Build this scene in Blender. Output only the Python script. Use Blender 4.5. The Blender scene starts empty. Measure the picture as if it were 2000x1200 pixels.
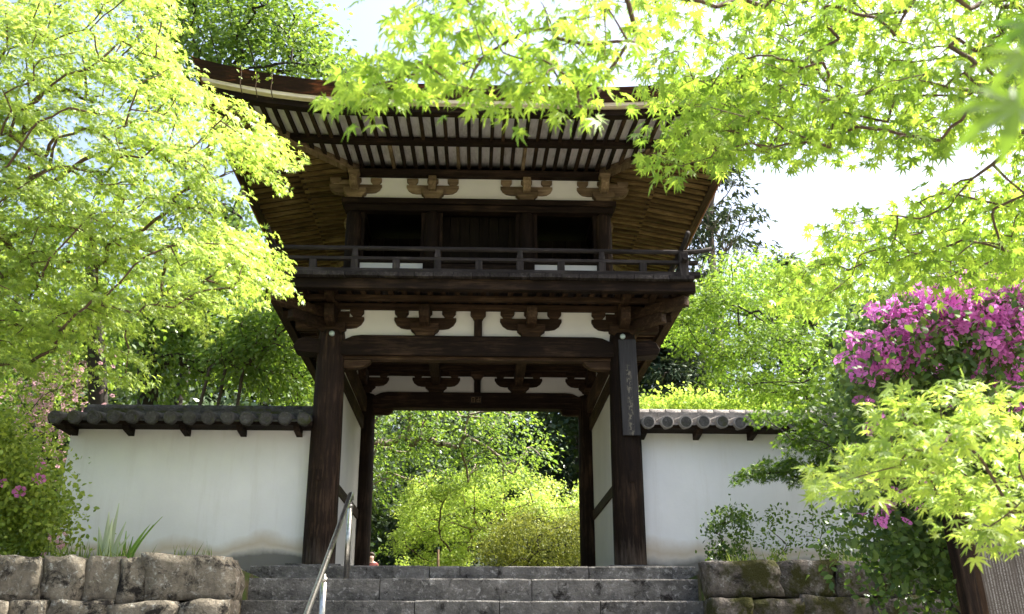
import bpy, bmesh, math, random
import numpy as np
from mathutils import Vector, Matrix
R = math.radians
random.seed(7)
rng = np.random.default_rng(11)
sc = bpy.context.scene
col = sc.collection

# ------------------------------------------------------------------ camera
FPX = 2000.0
PITCH = math.atan(710 / FPX)
YAW = R(2.0)
CAM = np.array([0.0, -12.0, -1.045])
cam = bpy.data.cameras.new('camera')
cam.sensor_width = 36
cam.lens = 36 * FPX / 2000
cam.clip_start = 0.05
cam.clip_end = 2000
cam.dof.use_dof = True
cam.dof.focus_distance = 12.5
cam.dof.aperture_fstop = 5.6
camo = bpy.data.objects.new('camera', cam)
col.objects.link(camo)
camo.location = CAM
camo.rotation_euler = (math.pi / 2 + PITCH, 0, -YAW)
sc.camera = camo
FW = np.array([math.sin(YAW) * math.cos(PITCH), math.cos(YAW) * math.cos(PITCH), math.sin(PITCH)])
RT = np.array([math.cos(YAW), -math.sin(YAW), 0])
UP = np.cross(RT, FW)

# ------------------------------------------------------------------ sky, sun, exposure
SUN_EL, SUN_AZ = R(55), R(80)          # azimuth measured from +Y towards +X
w = bpy.data.worlds.new('World')
sc.world = w
w.use_nodes = True
nt = w.node_tree
sky = nt.nodes.new('ShaderNodeTexSky')
sky.sky_type = 'NISHITA'
sky.sun_disc = False
sky.sun_elevation = SUN_EL
sky.sun_rotation = SUN_AZ
sky.air_density = 1.0
sky.dust_density = 7.0
nt.links.new(sky.outputs[0], nt.nodes['Background'].inputs[0])
nt.nodes['Background'].inputs[1].default_value = 0.15
sun = bpy.data.lights.new('sun', 'SUN')
sun.energy = 4.6
sun.angle = R(0.53)
sun.color = (1.0, 0.95, 0.86)
suno = bpy.data.objects.new('sun', sun)
col.objects.link(suno)
sd = Vector((math.sin(SUN_AZ) * math.cos(SUN_EL), math.cos(SUN_AZ) * math.cos(SUN_EL), math.sin(SUN_EL)))
suno.rotation_euler = sd.to_track_quat('Z', 'Y').to_euler()
sc.view_settings.view_transform = 'Standard'
sc.view_settings.look = 'None'
sc.view_settings.gamma = 1
sc.view_settings.use_curve_mapping = False
sc.view_settings.exposure = 1.7
sc.render.engine = 'CYCLES'
cy = sc.cycles
cy.max_bounces = 8
cy.diffuse_bounces = 4
cy.glossy_bounces = 3
cy.transmission_bounces = 4
cy.caustics_reflective = False
cy.caustics_refractive = False
cy.use_denoising = True


def spot(px, py, d):
    """world point seen at a pixel of the 2000x1200 photograph, d metres deep"""
    r = FW + RT * ((px - 1000) / FPX) - UP * ((py - 600) / FPX)
    return CAM + r * d


# ------------------------------------------------------------------ materials
def newmat(name):
    m = bpy.data.materials.new(name)
    m.use_nodes = True
    n = m.node_tree.nodes
    return m, n, m.node_tree.links, n['Principled BSDF']


def ramp(n, stops):
    r = n.new('ShaderNodeValToRGB')
    e = r.color_ramp.elements
    while len(e) < len(stops):
        e.new(0.5)
    for k, (p, c) in enumerate(stops):
        e[k].position = p
        e[k].color = (*c, 1)
    return r


def noise(n, l, vec, scale, detail=6, rough=0.6, dist=0.0):
    t = n.new('ShaderNodeTexNoise')
    t.inputs['Scale'].default_value = scale
    t.inputs['Detail'].default_value = detail
    t.inputs['Roughness'].default_value = rough
    t.inputs['Distortion'].default_value = dist
    if vec is not None:
        l.new(vec, t.inputs['Vector'])
    return t


def coords(n, l, scale=(1, 1, 1), rnd=5.0):
    tc = n.new('ShaderNodeTexCoord')
    oi = n.new('ShaderNodeObjectInfo')
    mul = n.new('ShaderNodeVectorMath')
    mul.operation = 'SCALE'
    mul.inputs[0].default_value = (1, 0.7, 1.3)
    m2 = n.new('ShaderNodeMath')
    m2.operation = 'MULTIPLY'
    m2.inputs[1].default_value = rnd
    l.new(oi.outputs['Random'], m2.inputs[0])
    l.new(m2.outputs[0], mul.inputs['Scale'])
    add = n.new('ShaderNodeVectorMath')
    add.operation = 'ADD'
    l.new(tc.outputs['Object'], add.inputs[0])
    l.new(mul.outputs[0], add.inputs[1])
    mp = n.new('ShaderNodeMapping')
    mp.inputs['Scale'].default_value = scale
    l.new(add.outputs[0], mp.inputs['Vector'])
    return mp.outputs[0], oi, tc


def mixc(n, l, fac, a, b, mode='MIX'):
    m = n.new('ShaderNodeMix')
    m.data_type = 'RGBA'
    m.blend_type = mode
    if isinstance(fac, (int, float)):
        m.inputs[0].default_value = fac
    else:
        l.new(fac, m.inputs[0])
    for k, s in ((6, a), (7, b)):
        if isinstance(s, tuple):
            m.inputs[k].default_value = (*s, 1)
        else:
            l.new(s, m.inputs[k])
    return m.outputs[2]


def bump(n, l, h, strength, dist=0.02):
    b = n.new('ShaderNodeBump')
    b.inputs['Strength'].default_value = strength
    b.inputs['Distance'].default_value = dist
    l.new(h, b.inputs['Height'])
    return b.outputs[0]


def wood(name, axis, dark, mid, light, rough=0.75, lightamt=0.62):
    m, n, l, p = newmat(name)
    s = {'x': (1.2, 14, 14), 'y': (14, 1.2, 14), 'z': (14, 14, 1.2)}[axis]
    v, oi, tc = coords(n, l, s)
    g = noise(n, l, v, 2.2, 8, 0.65, 0.6)
    v2, _, _ = coords(n, l, (1, 1, 1))
    b = noise(n, l, v2, 1.7, 5, 0.6)
    r = ramp(n, [(0.32, dark), (0.52, mid), (lightamt + .12, light)])
    mm = n.new('ShaderNodeMath')
    mm.operation = 'MULTIPLY_ADD'
    mm.inputs[1].default_value = 0.55
    l.new(g.outputs[0], mm.inputs[0])
    m3 = n.new('ShaderNodeMath')
    m3.operation = 'MULTIPLY'
    m3.inputs[1].default_value = 0.45
    l.new(b.outputs[0], m3.inputs[0])
    l.new(m3.outputs[0], mm.inputs[2])
    l.new(mm.outputs[0], r.inputs[0])
    hv = n.new('ShaderNodeHueSaturation')
    vr = n.new('ShaderNodeMapRange')
    vr.inputs[3].default_value = 0.72
    vr.inputs[4].default_value = 1.3
    l.new(oi.outputs['Random'], vr.inputs[0])
    l.new(vr.outputs[0], hv.inputs['Value'])
    l.new(r.outputs[0], hv.inputs['Color'])
    l.new(hv.outputs[0], p.inputs['Base Color'])
    p.inputs['Roughness'].default_value = rough
    p.inputs['Specular IOR Level'].default_value = 0.1
    l.new(bump(n, l, g.outputs[0], 0.7, 0.015), p.inputs['Normal'])
    return m


M = {}
DK, MD, LT = (0.005, 0.0033, 0.0025), (0.017, 0.0105, 0.0068), (0.085, 0.052, 0.031)
for a in 'xyz':
    M['wood_' + a] = wood('old_dark_wood_' + a, a, DK, MD, LT)
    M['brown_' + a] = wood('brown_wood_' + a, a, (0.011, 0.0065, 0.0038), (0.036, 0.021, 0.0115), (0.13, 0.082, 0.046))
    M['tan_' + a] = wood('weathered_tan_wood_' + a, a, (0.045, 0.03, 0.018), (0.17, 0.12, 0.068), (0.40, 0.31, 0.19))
    M['grey_' + a] = wood('silvered_wood_' + a, a, (0.012, 0.010, 0.009), (0.032, 0.027, 0.025), (0.12, 0.105, 0.095))
M['gold_x'] = wood('bounce_gold_rafter_wood', 'x', (0.03, 0.018, 0.007), (0.12, 0.078, 0.03), (0.30, 0.215, 0.10))  # golden tone stands for bounced light on the side rafters
M['red_y'] = wood('reddish_eave_wood', 'y', (0.05, 0.02, 0.009), (0.15, 0.065, 0.028), (0.28, 0.13, 0.06))
M['column'] = wood('column_wood_with_bleached_foot', 'z', (0.005, 0.0033, 0.0025), (0.017, 0.0105, 0.0068), (0.085, 0.052, 0.031))
_m = M['column']
_n, _l = _m.node_tree.nodes, _m.node_tree.links
_p = _n['Principled BSDF']
_src = _p.inputs['Base Color'].links[0].from_socket
_tc = _n.new('ShaderNodeTexCoord')
_sx = _n.new('ShaderNodeSeparateXYZ')
_l.new(_tc.outputs['Object'], _sx.inputs[0])
_mp = _n.new('ShaderNodeMapping')
_mp.inputs['Scale'].default_value = (16, 16, 1.6)
_l.new(_tc.outputs['Object'], _mp.inputs[0])
_nz = noise(_n, _l, _mp.outputs[0], 1.5, 6, 0.65)
_ma = _n.new('ShaderNodeMath')
_ma.operation = 'MULTIPLY_ADD'
_ma.inputs[1].default_value = 0.9
_l.new(_nz.outputs[0], _ma.inputs[0])
_mb = _n.new('ShaderNodeMath')
_mb.operation = 'MULTIPLY'
_mb.inputs[1].default_value = -0.75
_l.new(_sx.outputs[2], _mb.inputs[0])
_l.new(_mb.outputs[0], _ma.inputs[2])
_rr = ramp(_n, [(0.22, (0, 0, 0)), (0.5, (1, 1, 1))])
_l.new(_ma.outputs[0], _rr.inputs[0])
_l.new(mixc(_n, _l, _rr.outputs[0], _src, (0.085, 0.065, 0.05)), _p.inputs['Base Color'])
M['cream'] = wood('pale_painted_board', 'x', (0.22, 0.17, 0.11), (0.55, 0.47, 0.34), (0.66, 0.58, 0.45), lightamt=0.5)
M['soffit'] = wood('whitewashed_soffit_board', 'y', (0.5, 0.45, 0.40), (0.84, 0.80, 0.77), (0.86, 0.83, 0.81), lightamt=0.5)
M['soffit_shade'] = wood('shade_dark_soffit_board', 'x', (0.01, 0.007, 0.004), (0.03, 0.02, 0.009), (0.06, 0.04, 0.018), lightamt=0.5)  # kept dark so the gaps between side rafters read as shade
M['shingle'] = wood('bark_shingle_edge', 'x', (0.012, 0.009, 0.008), (0.035, 0.018, 0.013), (0.19, 0.062, 0.032), lightamt=0.5)


def plaster(name, base, stain=None):
    m, n, l, p = newmat(name)
    tc = n.new('ShaderNodeTexCoord')
    b = noise(n, l, tc.outputs['Object'], 1.3, 6, 0.6)
    r = ramp(n, [(0.3, tuple(c * 0.9 for c in base)), (0.65, base)])
    l.new(b.outputs[0], r.inputs[0])
    c = r.outputs[0]
    if stain:
        sx = n.new('ShaderNodeSeparateXYZ')
        l.new(tc.outputs['Object'], sx.inputs[0])
        # rain streaks and damp tide marks near the foot of the wall
        mp = n.new('ShaderNodeMapping')
        mp.inputs['Scale'].default_value = (3.5, 1, 0.35)
        l.new(tc.outputs['Object'], mp.inputs[0])
        st = noise(n, l, mp.outputs[0], 2.5, 6, 0.65)
        rs = ramp(n, [(0.52, (0, 0, 0)), (0.78, (1, 1, 1))])
        l.new(st.outputs[0], rs.inputs[0])
        ms = n.new('ShaderNodeMath')
        ms.operation = 'MULTIPLY'
        ms.inputs[1].default_value = 0.2
        l.new(rs.outputs[0], ms.inputs[0])
        c = mixc(n, l, ms.outputs[0], c, (0.42, 0.38, 0.30))
        wv = n.new('ShaderNodeTexNoise')
        wv.inputs['Scale'].default_value = 1.1
        wv.inputs['Detail'].default_value = 5
        l.new(tc.outputs['Object'], wv.inputs['Vector'])
        h = n.new('ShaderNodeMath')
        h.operation = 'MULTIPLY_ADD'
        h.inputs[1].default_value = -0.62
        l.new(wv.outputs[0], h.inputs[0])
        l.new(sx.outputs[2], h.inputs[2])           # z - 0.62*noise
        rr = ramp(n, [(0.0, (0.55, 0.55, 0.55)), (0.035, (1, 1, 1)), (0.11, (0, 0, 0))])
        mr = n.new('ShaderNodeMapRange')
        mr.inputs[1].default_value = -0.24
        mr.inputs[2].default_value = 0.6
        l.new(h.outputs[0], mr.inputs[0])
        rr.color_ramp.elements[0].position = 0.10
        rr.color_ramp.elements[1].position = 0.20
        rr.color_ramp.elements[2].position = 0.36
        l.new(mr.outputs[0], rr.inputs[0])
        msk = n.new('ShaderNodeMath')
        msk.operation = 'MULTIPLY'
        msk.inputs[1].default_value = 0.6
        l.new(rr.outputs[0], msk.inputs[0])
        c = mixc(n, l, msk.outputs[0], c, (0.40, 0.28, 0.12))
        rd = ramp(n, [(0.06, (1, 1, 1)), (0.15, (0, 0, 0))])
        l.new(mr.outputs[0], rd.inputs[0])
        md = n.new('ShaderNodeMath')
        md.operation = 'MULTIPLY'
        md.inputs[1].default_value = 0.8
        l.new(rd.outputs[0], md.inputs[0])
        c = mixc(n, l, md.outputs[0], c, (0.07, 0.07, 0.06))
    l.new(c, p.inputs['Base Color'])
    p.inputs['Roughness'].default_value = 0.9
    p.inputs['Specular IOR Level'].default_value = 0.15
    f = noise(n, l, tc.outputs['Object'], 26, 4, 0.6)
    l.new(bump(n, l, f.outputs[0], 0.12, 0.01), p.inputs['Normal'])
    return m


M['plaster'] = plaster('white_plaster', (0.70, 0.68, 0.62))
M['wallplaster'] = plaster('white_wall_plaster', (0.74, 0.745, 0.725), True)


def stonemat(name, a, b, lich, moss=None, mossamt=0.5, blot=0.6):
    m, n, l, p = newmat(name)
    v, oi, tc = coords(n, l, (1, 1, 1), 9)
    n1 = noise(n, l, v, 5, 9, 0.68)
    r = ramp(n, [(0.3, a), (0.62, b)])
    l.new(n1.outputs[0], r.inputs[0])
    c = r.outputs[0]
    n2 = noise(n, l, v, 15, 9, 0.78, 0.3)
    r2 = ramp(n, [(0.54, (0, 0, 0)), (0.66, (1, 1, 1))])
    l.new(n2.outputs[0], r2.inputs[0])
    c = mixc(n, l, r2.outputs[0], c, lich)
    n3 = noise(n, l, v, 4.2, 9, 0.78, 0.3)
    r3 = ramp(n, [(blot - .04, (0, 0, 0)), (blot + .05, (1, 1, 1))])
    l.new(n3.outputs[0], r3.inputs[0])
    c = mixc(n, l, r3.outputs[0], c, (0.02, 0.018, 0.016))
    if moss:
        n4 = noise(n, l, v, 3.1, 8, 0.7)
        r4 = ramp(n, [(mossamt - .05, (0, 0, 0)), (mossamt + .06, (1, 1, 1))])
        l.new(n4.outputs[0], r4.inputs[0])
        c = mixc(n, l, r4.outputs[0], c, moss)
    l.new(c, p.inputs['Base Color'])
    p.inputs['Roughness'].default_value = 0.92
    p.inputs['Specular IOR Level'].default_value = 0.2
    f = noise(n, l, v, 22, 9, 0.7)
    l.new(bump(n, l, f.outputs[0], 1.0, 0.035), p.inputs['Normal'])
    return m


M['stone'] = stonemat('lichened_wall_stone', (0.06, 0.052, 0.04), (0.25, 0.22, 0.17), (0.46, 0.46, 0.41), None, 0.5, 0.545)
M['mossstone'] = stonemat('mossy_wall_stone', (0.05, 0.045, 0.04), (0.16, 0.14, 0.12), (0.34, 0.34, 0.32), (0.035, 0.036, 0.008), 0.5, 0.56)
M['step'] = stonemat('grey_step_stone', (0.05, 0.049, 0.046), (0.18, 0.172, 0.158), (0.38, 0.37, 0.35), None, 0.5, 0.575)
M['soil'] = stonemat('garden_soil', (0.05, 0.04, 0.025), (0.13, 0.10, 0.06), (0.09, 0.11, 0.03), (0.05, 0.08, 0.015), 0.52, 0.7)
M['gravel'] = stonemat('unseen_bounce_gravel', (0.22, 0.21, 0.19), (0.34, 0.325, 0.30), (0.4, 0.39, 0.37), None, 0.5, 0.72)  # unseen forecourt, made pale to bounce light up under the eaves
M['tile'] = stonemat('grey_roof_tile', (0.15, 0.14, 0.13), (0.30, 0.28, 0.26), (0.36, 0.34, 0.31), None, 0.5, 0.68)  # right coping tiles: sunlight put into the pale colour
M['shadetile'] = stonemat('mossy_shade_dark_roof_tile', (0.035, 0.034, 0.033), (0.08, 0.078, 0.072), (0.13, 0.13, 0.12), (0.045, 0.05, 0.015), 0.56, 0.64)  # moss, with tree shade also put into the dark base colour


def leafmat(name, refl, trans, var=0.25, gloss=0.05, tmix=0.5, rough=0.5):
    m, n, l, p = newmat(name)
    n.remove(p)
    out = n['Material Output']
    at = n.new('ShaderNodeAttribute')
    at.attribute_name = 'rnd'
    oi = n.new('ShaderNodeObjectInfo')
    ad = n.new('ShaderNodeMath')
    ad.operation = 'ADD'
    l.new(at.outputs['Fac'], ad.inputs[0])
    l.new(oi.outputs['Random'], ad.inputs[1])
    fr = n.new('ShaderNodeMath')
    fr.operation = 'FRACT'
    l.new(ad.outputs[0], fr.inputs[0])

    def varied(c):
        hs = n.new('ShaderNodeHueSaturation')
        hs.inputs['Color'].default_value = (*c, 1)
        mr = n.new('ShaderNodeMapRange')
        mr.inputs[3].default_value = 1 - var
        mr.inputs[4].default_value = 1 + var
        l.new(fr.outputs[0], mr.inputs[0])
        l.new(mr.outputs[0], hs.inputs['Value'])
        m2 = n.new('ShaderNodeMapRange')
        m2.inputs[3].default_value = 0.515
        m2.inputs[4].default_value = 0.485
        l.new(fr.outputs[0], m2.inputs[0])
        l.new(m2.outputs[0], hs.inputs['Hue'])
        return hs.outputs[0]
    d = n.new('ShaderNodeBsdfDiffuse')
    l.new(varied(refl), d.inputs[0])
    t = n.new('ShaderNodeBsdfTranslucent')
    l.new(varied(trans), t.inputs[0])
    mx = n.new('ShaderNodeMixShader')
    mx.inputs[0].default_value = tmix
    l.new(d.outputs[0], mx.inputs[1])
    l.new(t.outputs[0], mx.inputs[2])
    g = n.new('ShaderNodeBsdfGlossy')
    g.inputs['Roughness'].default_value = rough
    g.inputs[0].default_value = (0.9, 0.95, 0.9, 1)
    fz = n.new('ShaderNodeLayerWeight')
    fz.inputs[0].default_value = 0.25
    mg = n.new('ShaderNodeMath')
    mg.operation = 'MULTIPLY_ADD'
    mg.inputs[1].default_value = gloss * 1.2
    mg.inputs[2].default_value = gloss * 0.25
    l.new(fz.outputs['Fresnel'], mg.inputs[0])
    m3 = n.new('ShaderNodeMixShader')
    l.new(mg.outputs[0], m3.inputs[0])
    l.new(mx.outputs[0], m3.inputs[1])
    l.new(g.outputs[0], m3.inputs[2])
    l.new(m3.outputs[0], out.inputs[0])
    return m


M['maple'] = leafmat('young_maple_leaf', (0.275, 0.38, 0.065), (0.53, 0.70, 0.11), 0.32)
M['maple2'] = leafmat('green_maple_leaf', (0.21, 0.32, 0.042), (0.43, 0.64, 0.07), 0.35)
M['maple3'] = leafmat('mid_green_maple_leaf', (0.155, 0.26, 0.035), (0.33, 0.53, 0.055), 0.38)
M['mapled'] = leafmat('shade_dark_maple_leaf', (0.065, 0.13, 0.018), (0.16, 0.29, 0.025), 0.3)  # darker copy of the maple leaf, shade put into its colour
M['broad'] = leafmat('broadleaf', (0.10, 0.18, 0.03), (0.24, 0.38, 0.04), 0.35, 0.10)
M['ever'] = leafmat('evergreen_leaf', (0.03, 0.06, 0.018), (0.06, 0.10, 0.015), 0.4, 0.10, 0.35)
M['conifer'] = leafmat('conifer_needles', (0.045, 0.075, 0.035), (0.07, 0.10, 0.03), 0.35, 0.05, 0.3)
M['azleaf'] = leafmat('azalea_leaf', (0.06, 0.12, 0.02), (0.14, 0.24, 0.025), 0.4, 0.10, 0.4)
M['azbright'] = leafmat('sun_tinted_azalea_leaf', (0.17, 0.25, 0.03), (0.33, 0.43, 0.04), 0.35, 0.08, 0.4)  # brighter copy of the azalea leaf, sunlight mixed into the colour
M['clip'] = leafmat('clipped_shrub_leaf', (0.16, 0.19, 0.035), (0.26, 0.30, 0.04), 0.4, 0.06, 0.4)
M['petal'] = leafmat('magenta_petal', (0.70, 0.20, 0.58), (0.78, 0.30, 0.68), 0.25, 0.03, 0.45)
M['pinkpetal'] = leafmat('pale_pink_petal', (0.62, 0.36, 0.42), (0.66, 0.40, 0.44), 0.2, 0.03, 0.45)
M['iris'] = leafmat('iris_blade', (0.16, 0.30, 0.05), (0.28, 0.46, 0.06), 0.2, 0.06)
M['irispale'] = leafmat('sunlit_iris_blade', (0.55, 0.62, 0.42), (0.5, 0.6, 0.34), 0.1, 0.05)  # paler copy of the iris blade, coloured as if sunlit
M['grass'] = leafmat('grass_blade', (0.16, 0.22, 0.05), (0.25, 0.33, 0.06), 0.4, 0.04)


def simplemat(name, c, rough=0.8, metal=0.0, nz=None):
    m, n, l, p = newmat(name)
    tc = n.new('ShaderNodeTexCoord')
    t = noise(n, l, tc.outputs['Object'], nz or 8, 6, 0.65)
    r = ramp(n, [(0.3, tuple(x * 0.6 for x in c)), (0.7, tuple(min(1, x * 1.25) for x in c))])
    l.new(t.outputs[0], r.inputs[0])
    l.new(r.outputs[0], p.inputs['Base Color'])
    p.inputs['Roughness'].default_value = rough
    p.inputs['Metallic'].default_value = metal
    if not metal:
        l.new(bump(n, l, t.outputs[0], 0.4, 0.01), p.inputs['Normal'])
    return m


M['bark'] = simplemat('grey_brown_bark', (0.075, 0.055, 0.04), 0.9)
M['redbark'] = simplemat('reddish_maple_twig', (0.095, 0.058, 0.036), 0.9, 0, 14)
M['darkbark'] = simplemat('dark_bark', (0.03, 0.025, 0.02), 0.9)
M['palebark'] = simplemat('pale_bark', (0.22, 0.18, 0.14), 0.9)
M['steel'] = simplemat('brushed_steel', (0.55, 0.54, 0.50), 0.28, 1.0, 30)
M['insul'] = simplemat('green_grey_porcelain', (0.35, 0.42, 0.38), 0.4)
M['skin'] = simplemat('skin', (0.60, 0.40, 0.32), 0.6, 0, 20)
M['hair'] = simplemat('brown_hair', (0.05, 0.03, 0.02), 0.6, 0, 40)
M['cloth'] = simplemat('dull_red_cloth', (0.25, 0.07, 0.06), 0.9)
M['hill'] = simplemat('forest_floor', (0.022, 0.035, 0.012), 0.95, 0, 0.8)
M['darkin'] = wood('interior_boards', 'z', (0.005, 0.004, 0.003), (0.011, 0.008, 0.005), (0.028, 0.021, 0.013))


def signmat():
    m, n, l, p = newmat('faded_brush_writing_on_dark_board')
    tc = n.new('ShaderNodeTexCoord')
    mp = n.new('ShaderNodeMapping')
    mp.inputs['Scale'].default_value = (30, 1, 1.6)
    l.new(tc.outputs['Object'], mp.inputs[0])
    g = noise(n, l, mp.outputs[0], 1.6, 8, 0.7)
    r = ramp(n, [(0.35, (0.010, 0.009, 0.009)), (0.7, (0.034, 0.032, 0.032))])
    l.new(g.outputs[0], r.inputs[0])
    sx = n.new('ShaderNodeSeparateXYZ')
    l.new(tc.outputs['Object'], sx.inputs[0])
    a = n.new('ShaderNodeMath')
    a.operation = 'ABSOLUTE'
    l.new(sx.outputs[0], a.inputs[0])
    c1 = n.new('ShaderNodeMapRange')
    c1.inputs[1].default_value = 0.012
    c1.inputs[2].default_value = 0.04
    c1.inputs[3].default_value = 1
    c1.inputs[4].default_value = 0
    l.new(a.outputs[0], c1.inputs[0])
    mp2 = n.new('ShaderNodeMapping')
    mp2.inputs['Scale'].default_value = (28, 1, 22)
    l.new(tc.outputs['Object'], mp2.inputs[0])
    k = noise(n, l, mp2.outputs[0], 1.0, 4, 0.6, 0.8)
    rk = ramp(n, [(0.47, (0, 0, 0)), (0.56, (1, 1, 1))])
    l.new(k.outputs[0], rk.inputs[0])
    zz = n.new('ShaderNodeMapRange')
    zz.inputs[1].default_value = 0.30
    zz.inputs[2].default_value = 0.18
    l.new(sx.outputs[2], zz.inputs[0])
    q = n.new('ShaderNodeMath')
    q.operation = 'MULTIPLY'
    l.new(c1.outputs[0], q.inputs[0])
    l.new(rk.outputs[0], q.inputs[1])
    q2 = n.new('ShaderNodeMath')
    q2.operation = 'MULTIPLY'
    l.new(q.outputs[0], q2.inputs[0])
    l.new(zz.outputs[0], q2.inputs[1])
    c = mixc(n, l, q2.outputs[0], r.outputs[0], (0.13, 0.115, 0.085))
    l.new(c, p.inputs['Base Color'])
    p.inputs['Roughness'].default_value = 0.8
    l.new(bump(n, l, g.outputs[0], 0.5, 0.008), p.inputs['Normal'])
    return m


def noticemat():
    m, n, l, p = newmat('columns_of_faded_pale_writing')
    tc = n.new('ShaderNodeTexCoord')
    sx = n.new('ShaderNodeSeparateXYZ')
    l.new(tc.outputs['Object'], sx.inputs[0])
    f = n.new('ShaderNodeMath')
    f.operation = 'MULTIPLY'
    f.inputs[1].default_value = 2 * math.pi / 0.021
    l.new(sx.outputs[0], f.inputs[0])
    s = n.new('ShaderNodeMath')
    s.operation = 'SINE'
    l.new(f.outputs[0], s.inputs[0])
    r1 = ramp(n, [(0.45, (0, 0, 0)), (0.62, (1, 1, 1))])
    mr = n.new('ShaderNodeMapRange')
    mr.inputs[1].default_value = -1
    l.new(s.outputs[0], mr.inputs[0])
    l.new(mr.outputs[0], r1.inputs[0])
    mp = n.new('ShaderNodeMapping')
    mp.inputs['Scale'].default_value = (150, 1, 115)
    l.new(tc.outputs['Object'], mp.inputs[0])
    k = noise(n, l, mp.outputs[0], 1.0, 2, 0.5)
    rk = ramp(n, [(0.40, (0, 0, 0)), (0.55, (1, 1, 1))])
    l.new(k.outputs[0], rk.inputs[0])
    mpw = n.new('ShaderNodeMapping')
    mpw.inputs['Scale'].default_value = (14, 1, 2.2)
    l.new(tc.outputs['Object'], mpw.inputs[0])
    wn = noise(n, l, mpw.outputs[0], 1.0, 5, 0.6)
    rw = ramp(n, [(0.38, (0.1, 0.1, 0.1)), (0.6, (1, 1, 1))])
    l.new(wn.outputs[0], rw.inputs[0])
    q = mixc(n, l, 1.0, r1.outputs[0], rk.outputs[0], 'MULTIPLY')
    q = mixc(n, l, 1.0, q, rw.outputs[0], 'MULTIPLY')
    mg = n.new('ShaderNodeMapping')
    mg.inputs['Scale'].default_value = (30, 1, 1)
    l.new(tc.outputs['Object'], mg.inputs[0])
    g = noise(n, l, mg.outputs[0], 1.4, 8, 0.7)
    rg = ramp(n, [(0.35, (0.035, 0.025, 0.018)), (0.7, (0.10, 0.085, 0.07))])
    l.new(g.outputs[0], rg.inputs[0])
    bw = n.new('ShaderNodeRGBToBW')
    l.new(q, bw.inputs[0])
    c = mixc(n, l, bw.outputs[0], rg.outputs[0], (0.30, 0.29, 0.27))
    l.new(c, p.inputs['Base Color'])
    p.inputs['Roughness'].default_value = 0.85
    return m


M['sign'] = signmat()
M['notice'] = noticemat()


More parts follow.
